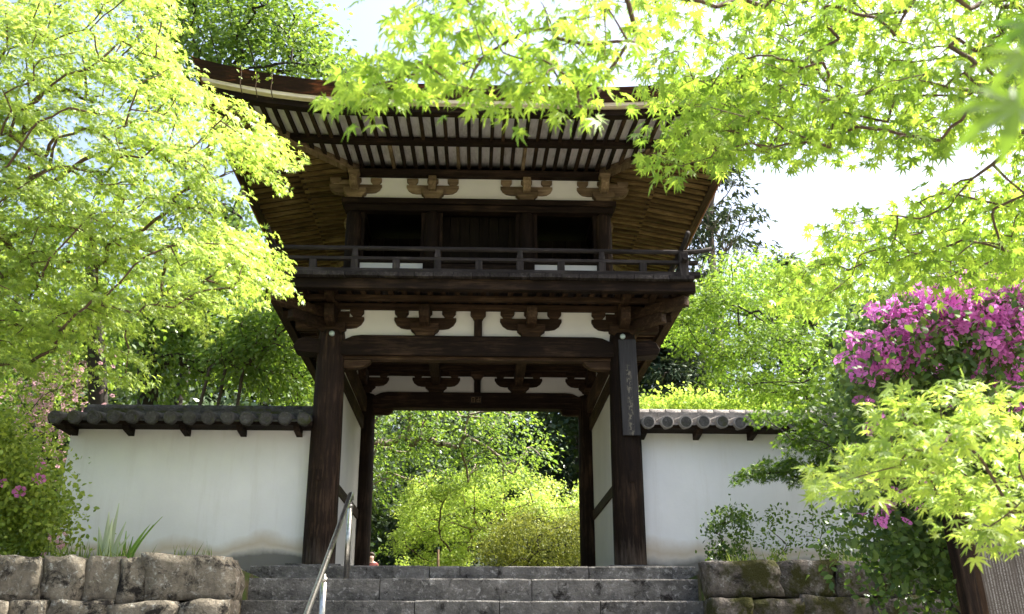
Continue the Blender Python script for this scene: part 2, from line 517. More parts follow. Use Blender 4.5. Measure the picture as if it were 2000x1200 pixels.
# ------------------------------------------------------------------ geometry helpers
class G:
    def __init__(s):
        s.v, s.f = [], []

    def box(s, x0, x1, y0, y1, z0, z1):
        b = len(s.v)
        s.v += [(x0, y0, z0), (x1, y0, z0), (x1, y1, z0), (x0, y1, z0), (x0, y0, z1), (x1, y0, z1), (x1, y1, z1), (x0, y1, z1)]
        s.f += [tuple(b + i for i in q) for q in ((0, 3, 2, 1), (4, 5, 6, 7), (0, 1, 5, 4), (1, 2, 6, 5), (2, 3, 7, 6), (3, 0, 4, 7))]
        return s

    def beam(s, p0, p1, wd, h, roll=None):
        """bar from p0 to p1 (centre line), width wd across, height h"""
        p0, p1 = Vector(p0), Vector(p1)
        d = (p1 - p0).normalized()
        side = d.cross(Vector((0, 0, 1)))
        if side.length < 1e-4:
            side = Vector((1, 0, 0))
        side.normalize()
        up = side.cross(d)
        b = len(s.v)
        for p in (p0, p1):
            for a, c in ((-1, -1), (1, -1), (1, 1), (-1, 1)):
                s.v.append(tuple(p + side * (a * wd / 2) + up * (c * h / 2)))
        s.f += [tuple(b + i for i in q) for q in ((3, 2, 1, 0), (4, 5, 6, 7), (0, 1, 5, 4), (1, 2, 6, 5), (2, 3, 7, 6), (3, 0, 4, 7))]
        return s

    def prism(s, pts, axis, a0, a1):
        """outline extruded; axis 'y': pts are (x,z); 'x': pts are (y,z); 'z': (x,y)"""
        b = len(s.v)
        n = len(pts)
        for a in (a0, a1):
            for (u, t) in pts:
                s.v.append((u, a, t) if axis == 'y' else (a, u, t) if axis == 'x' else (u, t, a))
        s.f.append(tuple(b + i for i in range(n)))
        s.f.append(tuple(b + n + i for i in range(n - 1, -1, -1)))
        for i in range(n):
            j = (i + 1) % n
            s.f.append((b + j, b + i, b + n + i, b + n + j))
        return s

    def tube(s, pts, rad, n=8, caps=True):
        pts = [Vector(p) for p in pts]
        b = len(s.v)
        prev = None
        for i, p in enumerate(pts):
            d = (pts[min(i + 1, len(pts) - 1)] - pts[max(i - 1, 0)])
            d.normalize()
            a = prev if prev is not None else (Vector((0, 0, 1)) if abs(d.z) < 0.9 else Vector((1, 0, 0)))
            u = (a - d * a.dot(d)).normalized()
            prev = u
            v = d.cross(u)
            r = rad[i] if hasattr(rad, '__len__') else rad
            for k in range(n):
                t = 2 * math.pi * k / n
                s.v.append(tuple(p + u * (r * math.cos(t)) + v * (r * math.sin(t))))
        for i in range(len(pts) - 1):
            for k in range(n):
                j = (k + 1) % n
                s.f.append((b + i * n + k, b + i * n + j, b + (i + 1) * n + j, b + (i + 1) * n + k))
        if caps:
            s.f.append(tuple(b + k for k in range(n - 1, -1, -1)))
            e = b + (len(pts) - 1) * n
            s.f.append(tuple(e + k for k in range(n)))
        return s

    def block(s, x, y, z0, z1, wb, wt, db, dt, lip=0.5):
        """bearing block: narrow foot flaring to a square head"""
        zm = z0 + (z1 - z0) * lip
        b = len(s.v)
        for (z, a, d) in ((z0, wb, db), (z0 + (zm - z0) * .5, wb + (wt - wb) * .3, db + (dt - db) * .3), (zm, wt, dt), (z1, wt, dt)):
            for sx, sy in ((-1, -1), (1, -1), (1, 1), (-1, 1)):
                s.v.append((x + sx * a / 2, y + sy * d / 2, z))
        s.f.append((b + 3, b + 2, b + 1, b))
        for i in range(3):
            for k in range(4):
                j = (k + 1) % 4
                s.f.append((b + i * 4 + k, b + i * 4 + j, b + i * 4 + 4 + j, b + i * 4 + 4 + k))
        s.f.append(tuple(b + 12 + k for k in range(4)))
        return s

    def mesh(s, name):
        me = bpy.data.meshes.new(name)
        me.from_pydata(s.v, [], s.f)
        me.validate()
        bm = bmesh.new()
        bm.from_mesh(me)
        bmesh.ops.recalc_face_normals(bm, faces=bm.faces)
        bm.to_mesh(me)
        bm.free()
        return me


def link(name, me, mat, parent=None, bevel=0, smooth=False):
    o = bpy.data.objects.new(name, me)
    col.objects.link(o)
    if mat is not None and len(me.materials) == 0:
        me.materials.append(mat)
    if parent is not None:
        o.parent = parent
    if bevel:
        b = o.modifiers.new('edge', 'BEVEL')
        b.width = bevel
        b.segments = 2
        b.limit_method = 'ANGLE'
    if smooth:
        me.polygons.foreach_set('use_smooth', [True] * len(me.polygons))
    return o


def part(name, g, mat, parent, bevel=0, smooth=False):
    return link(name, g.mesh(name), M[mat] if isinstance(mat, str) else mat, parent, bevel, smooth)


def tag(o, label, cat, group=None):
    o['label'] = label
    o['category'] = cat
    if group:
        o['group'] = group
    return o


def thing(name, label, cat, loc=(0, 0, 0), group=None):
    o = bpy.data.objects.new(name, None)
    o.empty_display_size = 0.2
    col.objects.link(o)
    o.location = loc
    return tag(o, label, cat, group)


def struct(name, me, mat):
    o = link(name, me, M[mat])
    o['kind'] = 'structure'
    return o


# ------------------------------------------------------------------ ground
STEPS = [(0.0, -0.9), (-0.17, -1.4), (-0.40, -1.7), (-0.60, -2.05)]
while STEPS[-1][0] > -2.5:
    STEPS.append((STEPS[-1][0] - 0.2, STEPS[-1][1] - 0.36))


def smooth01(t):
    t = np.clip(t, 0, 1)
    return t * t * (3 - 2 * t)


def ground_z(x, y):
    x, y = np.asarray(x, float), np.asarray(y, float)
    back = 0.02 * np.clip(y - 2, 0, 25)
    hill = 15 * smooth01((y - 27) / 45) + 6 * smooth01((np.abs(x + 2) - 16) / 45) * smooth01((y - 6) / 20)
    top = -0.06 + back + hill
    bank = -1.3 + (-1.35) * smooth01((-2.6 - y) / 3.4)
    z = np.where(y > -2.3, np.where(np.abs(x) > 2.0, np.where(y < -0.2, -0.13, top), top), bank)
    stair = -0.4 + np.clip((y + 0.9) * 0.56, -2.25, 0)
    z = np.where((np.abs(x) < 2.25) & (y < -0.8), np.minimum(stair, 0), z)
    return np.where(y < -6, np.maximum(z, -2.65), z)


xs = np.unique(np.concatenate([np.linspace(-150, -12, 40), np.linspace(-12, 12, 97), np.linspace(12, 150, 40), [-2.26, -2.24, 2.24, 2.26]]))
ys = np.unique(np.concatenate([np.linspace(-60, -8, 20), np.linspace(-8, 4, 61), [-2.31, -2.29, -.81, -.79], np.linspace(4, 30, 30), np.linspace(30, 220, 60)]))
XX, YY = np.meshgrid(xs, ys)
ZZ = ground_z(XX, YY)
far = smooth01((YY - 20) / 20)
ZZ = ZZ + far * (np.sin(XX * .21 + YY * .13) + np.sin(XX * .09 - YY * .2)) * 0.7
nx, ny = len(xs), len(ys)
idx = np.arange(nx * ny).reshape(ny, nx)
quads = np.stack([idx[:-1, :-1], idx[:-1, 1:], idx[1:, 1:], idx[1:, :-1]], -1).reshape(-1, 4)
gm = bpy.data.meshes.new('ground')
gm.from_pydata(np.stack([XX, YY, ZZ], -1).reshape(-1, 3).tolist(), [], quads.tolist())
gm.materials.append(M['soil'])
gm.materials.append(M['hill'])
gm.materials.append(M['gravel'])
qc = YY[:-1, :-1].reshape(-1)
gm.polygons.foreach_set('material_index', np.where(qc > 24, 1, np.where((qc < -6) & (np.abs(XX[:-1, :-1].reshape(-1)) < 14), 2, 0)).astype(np.int32))
gm.polygons.foreach_set('use_smooth', [True] * len(gm.polygons))
go = bpy.data.objects.new('ground', gm)
col.objects.link(go)
go['kind'] = 'structure'


# ------------------------------------------------------------------ stones and steps
def stone_mesh(name, sx, sy, sz, seed, rough=0.055, n=4):
    bm = bmesh.new()
    bmesh.ops.create_cube(bm, size=2)
    bmesh.ops.subdivide_edges(bm, edges=bm.edges, cuts=n, use_grid_fill=True)
    r = random.Random(seed)
    ph = [r.uniform(0, 6) for _ in range(9)]
    for v in bm.verts:
        p = v.co
        L = max(abs(p.x), abs(p.y), abs(p.z))
        e = (abs(p.x) ** 18 + abs(p.y) ** 18 + abs(p.z) ** 18) ** (1 / 18)
        p = p * (L / e) * (1 - .0) if e > 0 else p
        d = 1 + rough * (math.sin(p.x * 3.1 + ph[0]) * math.sin(p.y * 2.7 + ph[1]) + math.sin(p.z * 3.7 + ph[2]) * math.sin(p.x * 5 + ph[3])) + r.uniform(-rough, rough) * .6
        p = p * d
        # skew the outline a little so that no stone is a rectangle
        p.x += p.z * math.sin(ph[4]) * rough * 1.6
        p.z += p.x * math.sin(ph[5]) * rough * 1.2
        v.co = Vector((p.x * sx / 2, p.y * sy / 2, p.z * sz / 2))
    me = bpy.data.meshes.new(name)
    bm.to_mesh(me)
    bm.free()
    me.polygons.foreach_set('use_smooth', [True] * len(me.polygons))
    return me


stairs = thing('stone_staircase', 'wide grey stone staircase climbing to the temple gate', 'staircase', (0, -1, 0))
SX0, SX1 = -2.36, 2.34
JOINTS = {0: [-0.48, 1.2], 1: [-0.95, 0.57], 2: [-0.58, 0.24, 1.22]}


def step_block(x0, x1, y0, y1, z0, z1, seed):
    bm = bmesh.new()
    nxs = max(2, int((x1 - x0) / 0.12))
    r = random.Random(seed)
    prof = [(y0, z0), (y0 + r.uniform(-.008, .008), z0 + (z1 - z0) * .5), (y0 + .002, z1 - .016), (y0 + .012, z1 - .004), (y0 + .09, z1), (y1, z1), (y1, z0)]
    rows = []
    tilt = r.uniform(-.006, .006)
    for i in range(nxs + 1):
        t = i / nxs
        x = x0 + (x1 - x0) * t
        rowv = []
        for k, (yy, zz) in enumerate(prof):
            e = 0.008 if (i in (0, nxs) and k in (1, 2, 3)) else 0
            jy = r.uniform(-.003, .003) if k in (1, 2, 3) else 0
            jz = r.uniform(-.003, .003) if k in (2, 3, 4) else 0
            rowv.append(bm.verts.new((x, yy + e + jy, zz - e * .6 + jz + tilt * (t - .5) * (k in (2, 3, 4, 5)))))
        rows.append(rowv)
    n = len(prof)
    for i in range(nxs):
        for k in range(n):
            j = (k + 1) % n
            bm.faces.new((rows[i][k], rows[i + 1][k], rows[i + 1][j], rows[i][j]))
    bm.faces.new(rows[0])
    bm.faces.new(rows[-1][::-1])
    bmesh.ops.recalc_face_normals(bm, faces=bm.faces)
    me = bpy.data.meshes.new('step_block')
    bm.to_mesh(me)
    bm.free()
    return me


for k, (z, y) in enumerate(STEPS):
    js = JOINTS.get(k) or sorted(random.uniform(-2, 2) for _ in range(4))
    ed = [SX0] + list(js) + [SX1]
    zb = STEPS[k + 1][0] - 0.02 if k + 1 < len(STEPS) else z - 0.25
    for i in range(len(ed) - 1):
        me = step_block(ed[i] + .004, ed[i + 1] - .004, y, y + (0.75 if k else 0.5), zb, z, k * 31 + i)
        o = link('step_block', me, M['step'], stairs)
        o.location = (0, 1, random.uniform(-.004, .004))
# gate platform
pf = struct('platform', G().box(-2.6, 2.6, -0.42, 4.6, -0.3, -0.006).mesh('platform'), 'step')


def stone_row(root, z0, z1, widths, xstart, yfun, depth, mat, sgn=1, seed=0):
    x = xstart
    for i, wd in enumerate(widths):
        cx = x + sgn * wd / 2
        hz = (z1 - z0)
        me = stone_mesh('stone', wd * 1.03, depth, hz * 1.03, seed + i * 7)
        o = link('stone', me, M[mat], root)
        o.location = Vector((cx, yfun(cx) + random.uniform(-.025, .025), (z0 + z1) / 2 + random.uniform(-.012, .012))) - root.location
        o.rotation_euler = (random.uniform(-.03, .03), random.uniform(-.03, .03), random.uniform(-.04, .04))
        x += sgn * wd


lw = thing('stone_retaining_wall', 'lichened stone retaining wall left of the stairs below the iris', 'stone wall', (-4, -2.5, -1.2))
yl = lambda x: -2.28 - max(0, -x - 3.9) * 0.25
stone_row(lw, -0.47, -0.075, [0.78, 0.24, 0.29, 0.38, 0.40, 0.55, 0.5, 0.5], -2.16, yl, 0.42, 'stone', -1, 5)
stone_row(lw, -0.80, -0.47, [0.45, 0.62, 0.5, 0.34, 0.48, 0.42, 0.6, 0.6], -2.16, lambda x: yl(x) - .06, 0.46, 'stone', -1, 60)
stone_row(lw, -1.14, -0.80, [0.6, 0.5, 0.62, 0.5, 0.48, 0.52, 0.6], -2.16, lambda x: yl(x) - .1, 0.5, 'stone', -1, 90)
stone_row(lw, -1.5, -1.14, [0.5, 0.6, 0.52, 0.5, 0.58, 0.52, 0.6], -2.16, lambda x: yl(x) - .13, 0.55, 'stone', -1, 120)
for i, (y, z) in enumerate([(-1.85, -.24), (-1.5, -.25), (-1.2, -.22)]):
    o = link('stone', stone_mesh('stone', .35, .42, .36, 200 + i), M['stone'], lw)
    o.location = Vector((-2.56, y, z)) - lw.location
for i, (x, y, z, s) in enumerate([(-5.0, -2.9, -.5, .46), (-4.95, -2.95, -.9, .5), (-5.1, -2.8, -.14, .42), (-5.5, -2.95, -.45, .5)]):
    o = link('stone', stone_mesh('stone', s, .45, s * .9, 230 + i), M['stone'], lw)
    o.location = Vector((x, y, z)) - lw.location

rw = thing('stone_retaining_wall', 'mossy dark stone retaining wall right of the stairs beneath the azalea', 'stone wall', (4, -2.5, -1.2))
yr = lambda x: -2.28
stone_row(rw, -0.43, -0.10, [0.66, 0.52, 0.38, 0.62, 0.55, 0.6, 0.5], 2.12, yr, 0.42, 'mossstone', 1, 300)
stone_row(rw, -0.78, -0.43, [0.34, 0.5, 0.62, 0.45, 0.6, 0.55, 0.6], 2.12, lambda x: -2.34, 0.46, 'mossstone', 1, 330)
stone_row(rw, -1.16, -0.78, [0.5, 0.6, 0.62, 0.5, 0.6, 0.6], 2.1, lambda x: -2.38, 0.5, 'mossstone', 1, 360)
stone_row(rw, -1.5, -1.16, [0.6, 0.5, 0.62, 0.5, 0.6, 0.6], 2.1, lambda x: -2.42, 0.55, 'mossstone', 1, 390)
for i, (y, z) in enumerate([(-1.85, -.28), (-1.5, -.26), (-1.2, -.22)]):
    o = link('stone', stone_mesh('stone', .38, .42, .36, 400 + i), M['mossstone'], rw)
    o.location = Vector((2.52, y, z)) - rw.location

# ------------------------------------------------------------------ the gate
gate = thing('temple_gate', 'two storey wooden temple gate with wide eaves, balcony and white plaster panels', 'gate')
CX = 1.78           # front columns
RX, RY = 1.69, 3.0  # rear columns
for sx, (x, y) in [(s, p) for s in (-1, 1) for p in ((CX, 0), (RX, RY))]:
    h = 2.80
    c = part('column', G().tube([(0, 0, 0), (0, 0, 0.06), (0, 0, h * .5), (0, 0, h - .1), (0, 0, h)], [.182, .188, .185, .168, .155], 28), 'column', gate, smooth=True)
    c.location = (sx * x, y, 0.05)
    fs = link('foundation_stone', stone_mesh('foundation_stone', .62, .62, .14, 500 + int(x * 10) + sx), M['step'], gate)
    fs.location = (sx * x, y, 0.0)
    if y == 0:
        iron = part('insulator', G().tube([(0, 0, 0), (0, -.03, 0), (0, -.04, 0)], [.03, .034, .012], 12), 'insul', c, smooth=True)
        iron.location = (sx * -0.02, -.168, 2.735)
        mort = part('mortise_plug', G().box(-.035, .035, -.02, .02, -.06, .06), 'wood_z', c)
        mort.location = (sx * .03, -.178, 1.03)

# side walls and their ties
for s in (-1, 1):
    sw = part('side_wall', G().prism([(-0.045, 0.03), (.045, 0.03), (.045, 2.56), (-.045, 2.56)], 'y', 0.12, RY - .1), 'plaster', gate)
    sw.location = (s * (CX - .035), 0, 0)
    for (z0, z1, wd) in ((0.0, .12, .15), (.985, 1.125, .12), (2.30, 2.50, .14), (2.56, 2.80, .2)):
        part('side_tie_beam', G().beam((s * (CX - .03), .02, (z0 + z1) / 2), (s * (RX + .045), RY, (z0 + z1) / 2), wd, z1 - z0), 'brown_y', gate, .01)


# main front beam, arched at the ends, with nosings past the columns
def rainbow(half, z0, z1, y0, y1, nose, drop=.09):
    pts = [(-half - nose, z0 + .04), (-half, z0)]
    pts += [(-half + .1, z0), (half - .1, z0)]
    pts += [(half, z0), (half + nose, z0 + .04), (half + nose + .03, z0 + .11), (half + nose - .02, z1 - .06), (half + nose - .1, z1 - .03)]
    arch = [(half - .02, z1 - drop), (half - .1, z1 - drop), (half - .18, z1 - drop * .55), (half - .26, z1 - drop * .15), (half - .36, z1)]
    pts += arch + [(-a, z) for a, z in arch[::-1]]
    pts += [(-half - nose + .1, z1 - .03), (-half - nose + .02, z1 - .06), (-half - nose - .03, z0 + .11)]
    return G().prism(pts, 'y', y0, y1)


part('main_beam', rainbow(CX, 2.545, 2.80, -.115, .115, .42), 'wood_x', gate, .012)
part('rear_beam', rainbow(RX, 2.64, 2.885, RY - .1, RY + .1, .4), 'wood_x', gate, .012)
part('lower_beam_strip', G().box(-1.62, 1.62, -.06, .06, 2.505, 2.545), 'brown_x', gate)
for s in (-1, 1):
    cb = part('corbel', G().prism([(0, 2.50), (0, 2.40), (s * .18, 2.40), (s * .25, 2.42), (s * .31, 2.46), (s * .335, 2.502)], 'y', -.05, .06), 'brown_x', gate, .008)
    cb.location = (-s * (CX - .16), 0, 0)
    cb = part('corbel', G().prism([(0, 2.64), (0, 2.55), (s * .2, 2.55), (s * .26, 2.57), (s * .30, 2.64)], 'y', RY - .05, RY + .05), 'brown_x', gate, .008)
    cb.location = (-s * (RX - .15), 0, 0)

# plaster above the beams
part('plaster_panel', G().box(-CX + .02, CX - .02, -.02, .03, 2.66, 3.20), 'plaster', gate)
part('plaster_panel', G().box(-RX, RX, RY - .03, RY + .03, 2.74, 3.24), 'plaster', gate)
for s in (-1, 1):
    part('plaster_panel', G().box(s * CX - .03, s * CX + .03, .15, RY, 2.8, 3.20), 'plaster', gate)


def arm_outline(half, z0, z1):
    r = (z1 - z0)
    lo = [(-half, z1), (-half, z0 + r * .75), (-half + r * .22, z0 + r * .35), (-half + r * .6, z0 + r * .08), (-half + r * 1.1, z0)]
    return lo + [(-a, z) for a, z in lo[::-1]]


def bracket(x, y, z, mat, k=1.0, half=.38, axis='x', nose=True, nose_len=.42, ndir=-1, ym=None):
    """bearing block, cross arm with three small blocks and a projecting nose"""
    d = part('bracket_set', G().block(0, 0, 0, .15 * k, .21 * k, .34 * k, .22 * k, .30 * k), mat + '_x', gate, .006)
    d.location = (x, y, z)
    a = 'y' if axis == 'x' else 'x'
    part('bracket_arm', G().prism(arm_outline(half, .10 * k, .245 * k), a, -.062 * k, .062 * k), mat + '_' + axis, d, .006)
    for q in (-1, 0, 1):
        g = G().block(0, 0, 0, .10 * k, .10 * k, .17 * k, .11 * k, .16 * k)
        b = part('bearing_block', g, mat + '_x', d, .004)
        off = q * (half - .09 * k)
        b.location = (off, 0, .245 * k) if axis == 'x' else (0, off, .245 * k)
    if nose:
        L = nose_len
        pts = [(0, .10 * k), (-L * .75, .10 * k), (-L * .95, .15 * k), (-L, .22 * k), (-L * .94, .30 * k), (-L * .8, .32 * k), (0, .32 * k)]
        if axis == 'y':
            g = G().prism([(-p * ndir, q) for p, q in pts], 'y', -.06 * k, .06 * k)
        else:
            g = G().prism([(-p * ndir, q) for p, q in pts], 'x', -.06 * k, .06 * k)
        part('bracket_nose', g, mat + '_' + ('x' if axis == 'y' else 'y'), d, .008)
    return d


BX = [-CX, -.65, .65, CX]
for x in BX:
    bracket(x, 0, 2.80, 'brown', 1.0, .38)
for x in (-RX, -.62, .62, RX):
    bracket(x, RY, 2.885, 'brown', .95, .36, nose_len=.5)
for s in (-1, 1):
    for y in (1.5, RY):
        bracket(s * CX, y, 2.80, 'brown', 1.0, .38, 'y', True, .42, s)
    # diagonal corner arms
    for yy, dy in ((0, -1), (RY, 1)):
        for (L, z, h) in ((.62, 2.93, .12), (.95, 3.06, .12)):
            part('corner_arm', G().beam((s * CX, yy, z), (s * (CX + L * .72), yy + dy * L * .72, z + .02), .11, h), 'brown_y', gate, .01)
        part('corner_arm', G().beam((s * CX, yy, 2.95), (s * (CX + .45), yy, 2.95), .11, .12), 'brown_x', gate, .01)
        part('corner_arm', G().beam((s * (CX - .2), yy, 3.07), (s * (CX + .62), yy, 3.07), .11, .10), 'brown_x', gate, .01)
# centre struts
for (y, z, h, xx) in ((-.035, 2.80, .32, 0), (RY - .04, 2.885, .30, 0)):
    st = part('strut', G().box(-.05, .05, -.05, .05, 0, h - .1), 'wood_z', gate)
    st.location = (xx, y, z)
    bb = part('bearing_block', G().block(0, 0, 0, .12, .11, .19, .11, .17), 'brown_x', st, .004)
    bb.location = (0, 0, h - .1)
# through beams over the brackets, ring purlin that carries the balcony
for y in (0, RY):
    part('through_beam', G().box(-CX - .55, CX + .55, y - .055, y + .055, 3.145, 3.23), 'brown_x', gate, .008)
for s in (-1, 1):
    part('through_beam', G().box(s * CX - .05, s * CX + .05, -.55, RY + .55, 3.150, 3.226), 'brown_y', gate, .008)
part('balcony_purlin', G().box(-CX - .66, CX + .66, -.36, -.28, 3.168, 3.230), 'brown_x', gate, .008)
part('balcony_purlin', G().box(-CX - .66, CX + .66, RY + .40, RY + .50, 3.125, 3.215), 'brown_x', gate, .008)
for s in (-1, 1):
    x = s * (CX + .32)
    part('balcony_purlin', G().box(x - .04, x + .04, -.64, RY + .64, 3.170, 3.228), 'brown_y', gate, .008)
# joists under the balcony
x = -2.40
while x < 2.41:
    part('joist', G().box(x - .03, x + .03, -.66, -.06, 3.232, 3.285), 'brown_y', gate)
    x += .165 + random.uniform(-.012, .012)
y = -.1
while y < RY + .2:
    for s in (-1, 1):
        part('joist', G().box(min(s * 1.84, s * 2.44), max(s * 1.84, s * 2.44), y - .03, y + .03, 3.232, 3.285), 'brown_x', gate)
    y += .18
# balcony edge beams, floor boards
BXH, BY0, BY1 = 2.46, -.80, RY + .80
part('balcony_beam', G().box(-BXH - .1, BXH + .1, BY0 + .02, BY0 + .13, 3.155, 3.283), 'wood_x', gate, .008)
part('balcony_beam', G().box(-BXH - .1, BXH + .1, BY1 - .13, BY1 - .02, 3.155, 3.283), 'wood_x', gate, .008)
for s in (-1, 1):
    part('balcony_beam', G().box(s * BXH - .055, s * BXH + .055, BY0 + .135, BY1 - .135, 3.155, 3.283), 'brown_y', gate, .008)
x = -BXH - .08
while x < BXH + .06:
    wd = random.uniform(.17, .24)
    x1 = min(x + wd, BXH + .08)
    part('floor_board', G().box(x + .003, x1 - .003, BY0 - .05 + random.uniform(-.008, .008), .3, 3.288 + random.uniform(0, .004), 3.338), 'grey_y', gate)
    x = x1
y = .302
while y < BY1:
    y1 = min(y + .22, BY1 + .05)
    for s in (-1, 1):
        a, b = sorted((s * 1.6, s * (BXH + .08)))
        part('floor_board', G().box(a, b, y + .002, y1 - .002, 3.289, 3.337), 'grey_x', gate)
    y = y1
# balustrade
RYB = BY0 + .03
part('balustrade_rail', G().box(-BXH - .16, BXH + .16, RYB - .05, RYB + .05, 3.341, 3.395), 'grey_x', gate, .006)
part('balustrade_rail', G().box(-BXH - .14, BXH + .14, RYB - .035, RYB + .035, 3.505, 3.545), 'grey_x', gate, .006)
tp = [(-BXH - .32, RYB, 3.71), (-BXH - .16, RYB, 3.672), (-BXH, RYB, 3.66)] + [(q, RYB, 3.66) for q in np.linspace(-2, 2, 9)] + [(BXH, RYB, 3.66), (BXH + .16, RYB, 3.672), (BXH + .32, RYB, 3.71)]
part('balustrade_rail', G().tube(tp, .029, 10), 'grey_x', gate, smooth=True)
for s in (-1, 1):
    x = s * (BXH - .03)
    part('balustrade_rail', G().box(x - .05, x + .05, RYB + .06, BY1 + .1, 3.341, 3.393), 'grey_y', gate)
    part('balustrade_rail', G().box(x - .03, x + .03, RYB - .16, BY1 + .1, 3.507, 3.543), 'grey_y', gate)
    part('balustrade_rail', G().tube([(x, RYB - .36, 3.76), (x, RYB - .18, 3.725), (x, RYB - .05, 3.718), (x, BY1, 3.718), (x, BY1 + .3, 3.76)], .028, 10), 'grey_y', gate, smooth=True)
    part('corner_post', G().box(x - .055, x + .055, RYB - .055, RYB + .055, 3.34, 3.64), 'grey_z', gate, .008)
    for k, y in enumerate(np.linspace(RYB + .55, BY1 - .1, 7)):
        part('baluster', G().box(x - .035, x + .035, y - .035, y + .035, 3.39, 3.51 if k % 2 == 0 else 3.7), 'grey_z', gate)
for k in range(-4, 5):
    x = k * .486
    tall = k % 2 != 0
    h = 3.505
    bo = part('baluster', G().box(-.042, .042, -.042, .042, 0, h - 3.39), 'grey_z', gate, .006)
    bo.location = (x, RYB, 3.39)
    if tall:
        part('baluster_neck', G().block(0, 0, h - 3.39 + .04, .255, .075, .06, .075, .06, .6), 'grey_z', bo, .004)

# ---- upper storey
UY, UYR = .30, 2.70
UX = [-1.635, -.62, .62, 1.635]
for yy in (UY, UYR):
    for x in UX:
        c = part('upper_column', G().tube([(0, 0, 0), (0, 0, 1.1), (0, 0, 1.24), (0, 0, 1.285)], [.108, .104, .098, .07], 18), 'wood_z', gate, smooth=True)
        c.location = (x, yy, 3.335)
    part('lintel', G().box(-1.76, 1.76, yy - .075, yy + .075, 4.62, 4.71), 'wood_x', gate, .01)
    part('plate_beam', G().box(-1.80, 1.80, yy - .11, yy + .12, 4.712, 4.79), 'wood_x', gate, .01)
    part('plaster_panel', G().box(-1.6, 1.6, yy - .02, yy + .03, 4.79, 5.22), 'plaster', gate)
for s in (-1, 1):
    x = s * 1.635
    part('lintel', G().box(x - .07, x + .07, UY + .08, UYR - .08, 4.62, 4.705), 'wood_y', gate)
    part('plate_beam', G().box(x - .11, x + .11, UY + .125, UYR - .125, 4.712, 4.786), 'wood_y', gate)
    part('plaster_panel', G().box(x - .025, x + .025, UY, UYR, 4.79, 5.22), 'plaster', gate)
    part('plaster_panel', G().box(x - .02, x + .02, UY + .05, UYR - .05, 3.34, 4.62), 'plaster', gate)
    part('upper_column', G().tube([(x, 1.5, 3.335), (x, 1.5, 4.62)], [.1, .1], 16), 'wood_z', gate, smooth=True)
# openings of the upper storey: sills, low plaster, jambs, plank shutters
for i in range(3):
    a, b = UX[i] + .10, UX[i + 1] - .10
    part('low_panel', G().box(a, b, UY - .01, UY + .03, 3.40, 3.905), 'plaster' if i != 1 else 'wood_x', gate)
    part('sill', G().box(a - .02, b + .02, UY - .03, UY + .07, 3.907, 3.98), 'wood_x', gate, .006)
    part('ground_sill', G().box(a - .02, b + .02, UY - .07, UY + .07, 3.34, 3.41), 'wood_x', gate, .006)
    for xx in (a + .01, b - .01):
        part('jamb', G().box(xx - .03, xx + .03, UY - .01, UY + .07, 3.982, 4.618), 'wood_z', gate, .005)
    x = a
    while x < b - .02 and i == 1:
        x1 = min(b, x + .13)
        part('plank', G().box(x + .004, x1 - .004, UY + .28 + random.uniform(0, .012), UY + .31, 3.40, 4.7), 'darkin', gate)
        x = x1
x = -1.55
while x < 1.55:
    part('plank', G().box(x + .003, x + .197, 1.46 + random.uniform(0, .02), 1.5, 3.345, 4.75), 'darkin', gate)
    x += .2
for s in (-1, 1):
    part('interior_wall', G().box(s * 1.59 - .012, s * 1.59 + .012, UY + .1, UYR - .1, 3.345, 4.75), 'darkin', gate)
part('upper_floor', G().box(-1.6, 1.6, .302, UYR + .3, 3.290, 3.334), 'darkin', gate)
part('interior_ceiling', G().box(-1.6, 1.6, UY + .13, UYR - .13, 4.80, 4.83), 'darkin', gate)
part('passage_ceiling', G().box(-1.72, 1.72, .06, RY - .06, 3.235, 3.275), 'brown_x', gate)
for y in np.linspace(.35, RY - .3, 8):
    part('ceiling_joist', G().box(-1.7, 1.7, y - .035, y + .035, 3.165, 3.234), 'brown_x', gate)
for x in (-.62, .62):
    part('ceiling_beam', G().box(x - .07, x + .07, .06, RY - .06, 3.02, 3.16), 'brown_y', gate, .008)

for yy, nd in ((UY, -1), (UYR, 1)):
    for x in UX:
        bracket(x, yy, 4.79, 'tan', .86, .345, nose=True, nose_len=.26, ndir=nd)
for s in (-1, 1):
    for y in (UY, 1.5, UYR):
        bracket(s * 1.635, y, 4.792, 'tan', .85, .34, 'y', True, .30, s)

# ---- eaves
OV = 2.05            # overhang of rafter tips from the wall line
HX, HY = 1.635 + OV, 1.2 + OV
HX = 3.09
OVX = HX - 1.635
OVY = .30 + 1.56


def lift(u):
    return 0.20 * max(0.0, (u - .42) / .58) ** 1.9


def zb1(f):          # underside of the lower rafters, f = 0 at the wall, 1 at the eave tip
    return 5.235 - .22 * f


def zb2(f):
    return 5.165 - .15 * (f - .48) / .52


def front(sgnY):
    y0 = UY if sgnY < 0 else UYR
    def pt(x, f, z):
        return (x, y0 + sgnY * f * OVY, z + lift(abs(x) / HX) * f ** 1.4)
    return pt


def side(s):
    def pt(yv, f, z):
        return (s * (1.635 + f * OVX), yv, z + lift(abs(yv - 1.5) / (1.2 + OVY)) * f ** 1.4)
    return pt


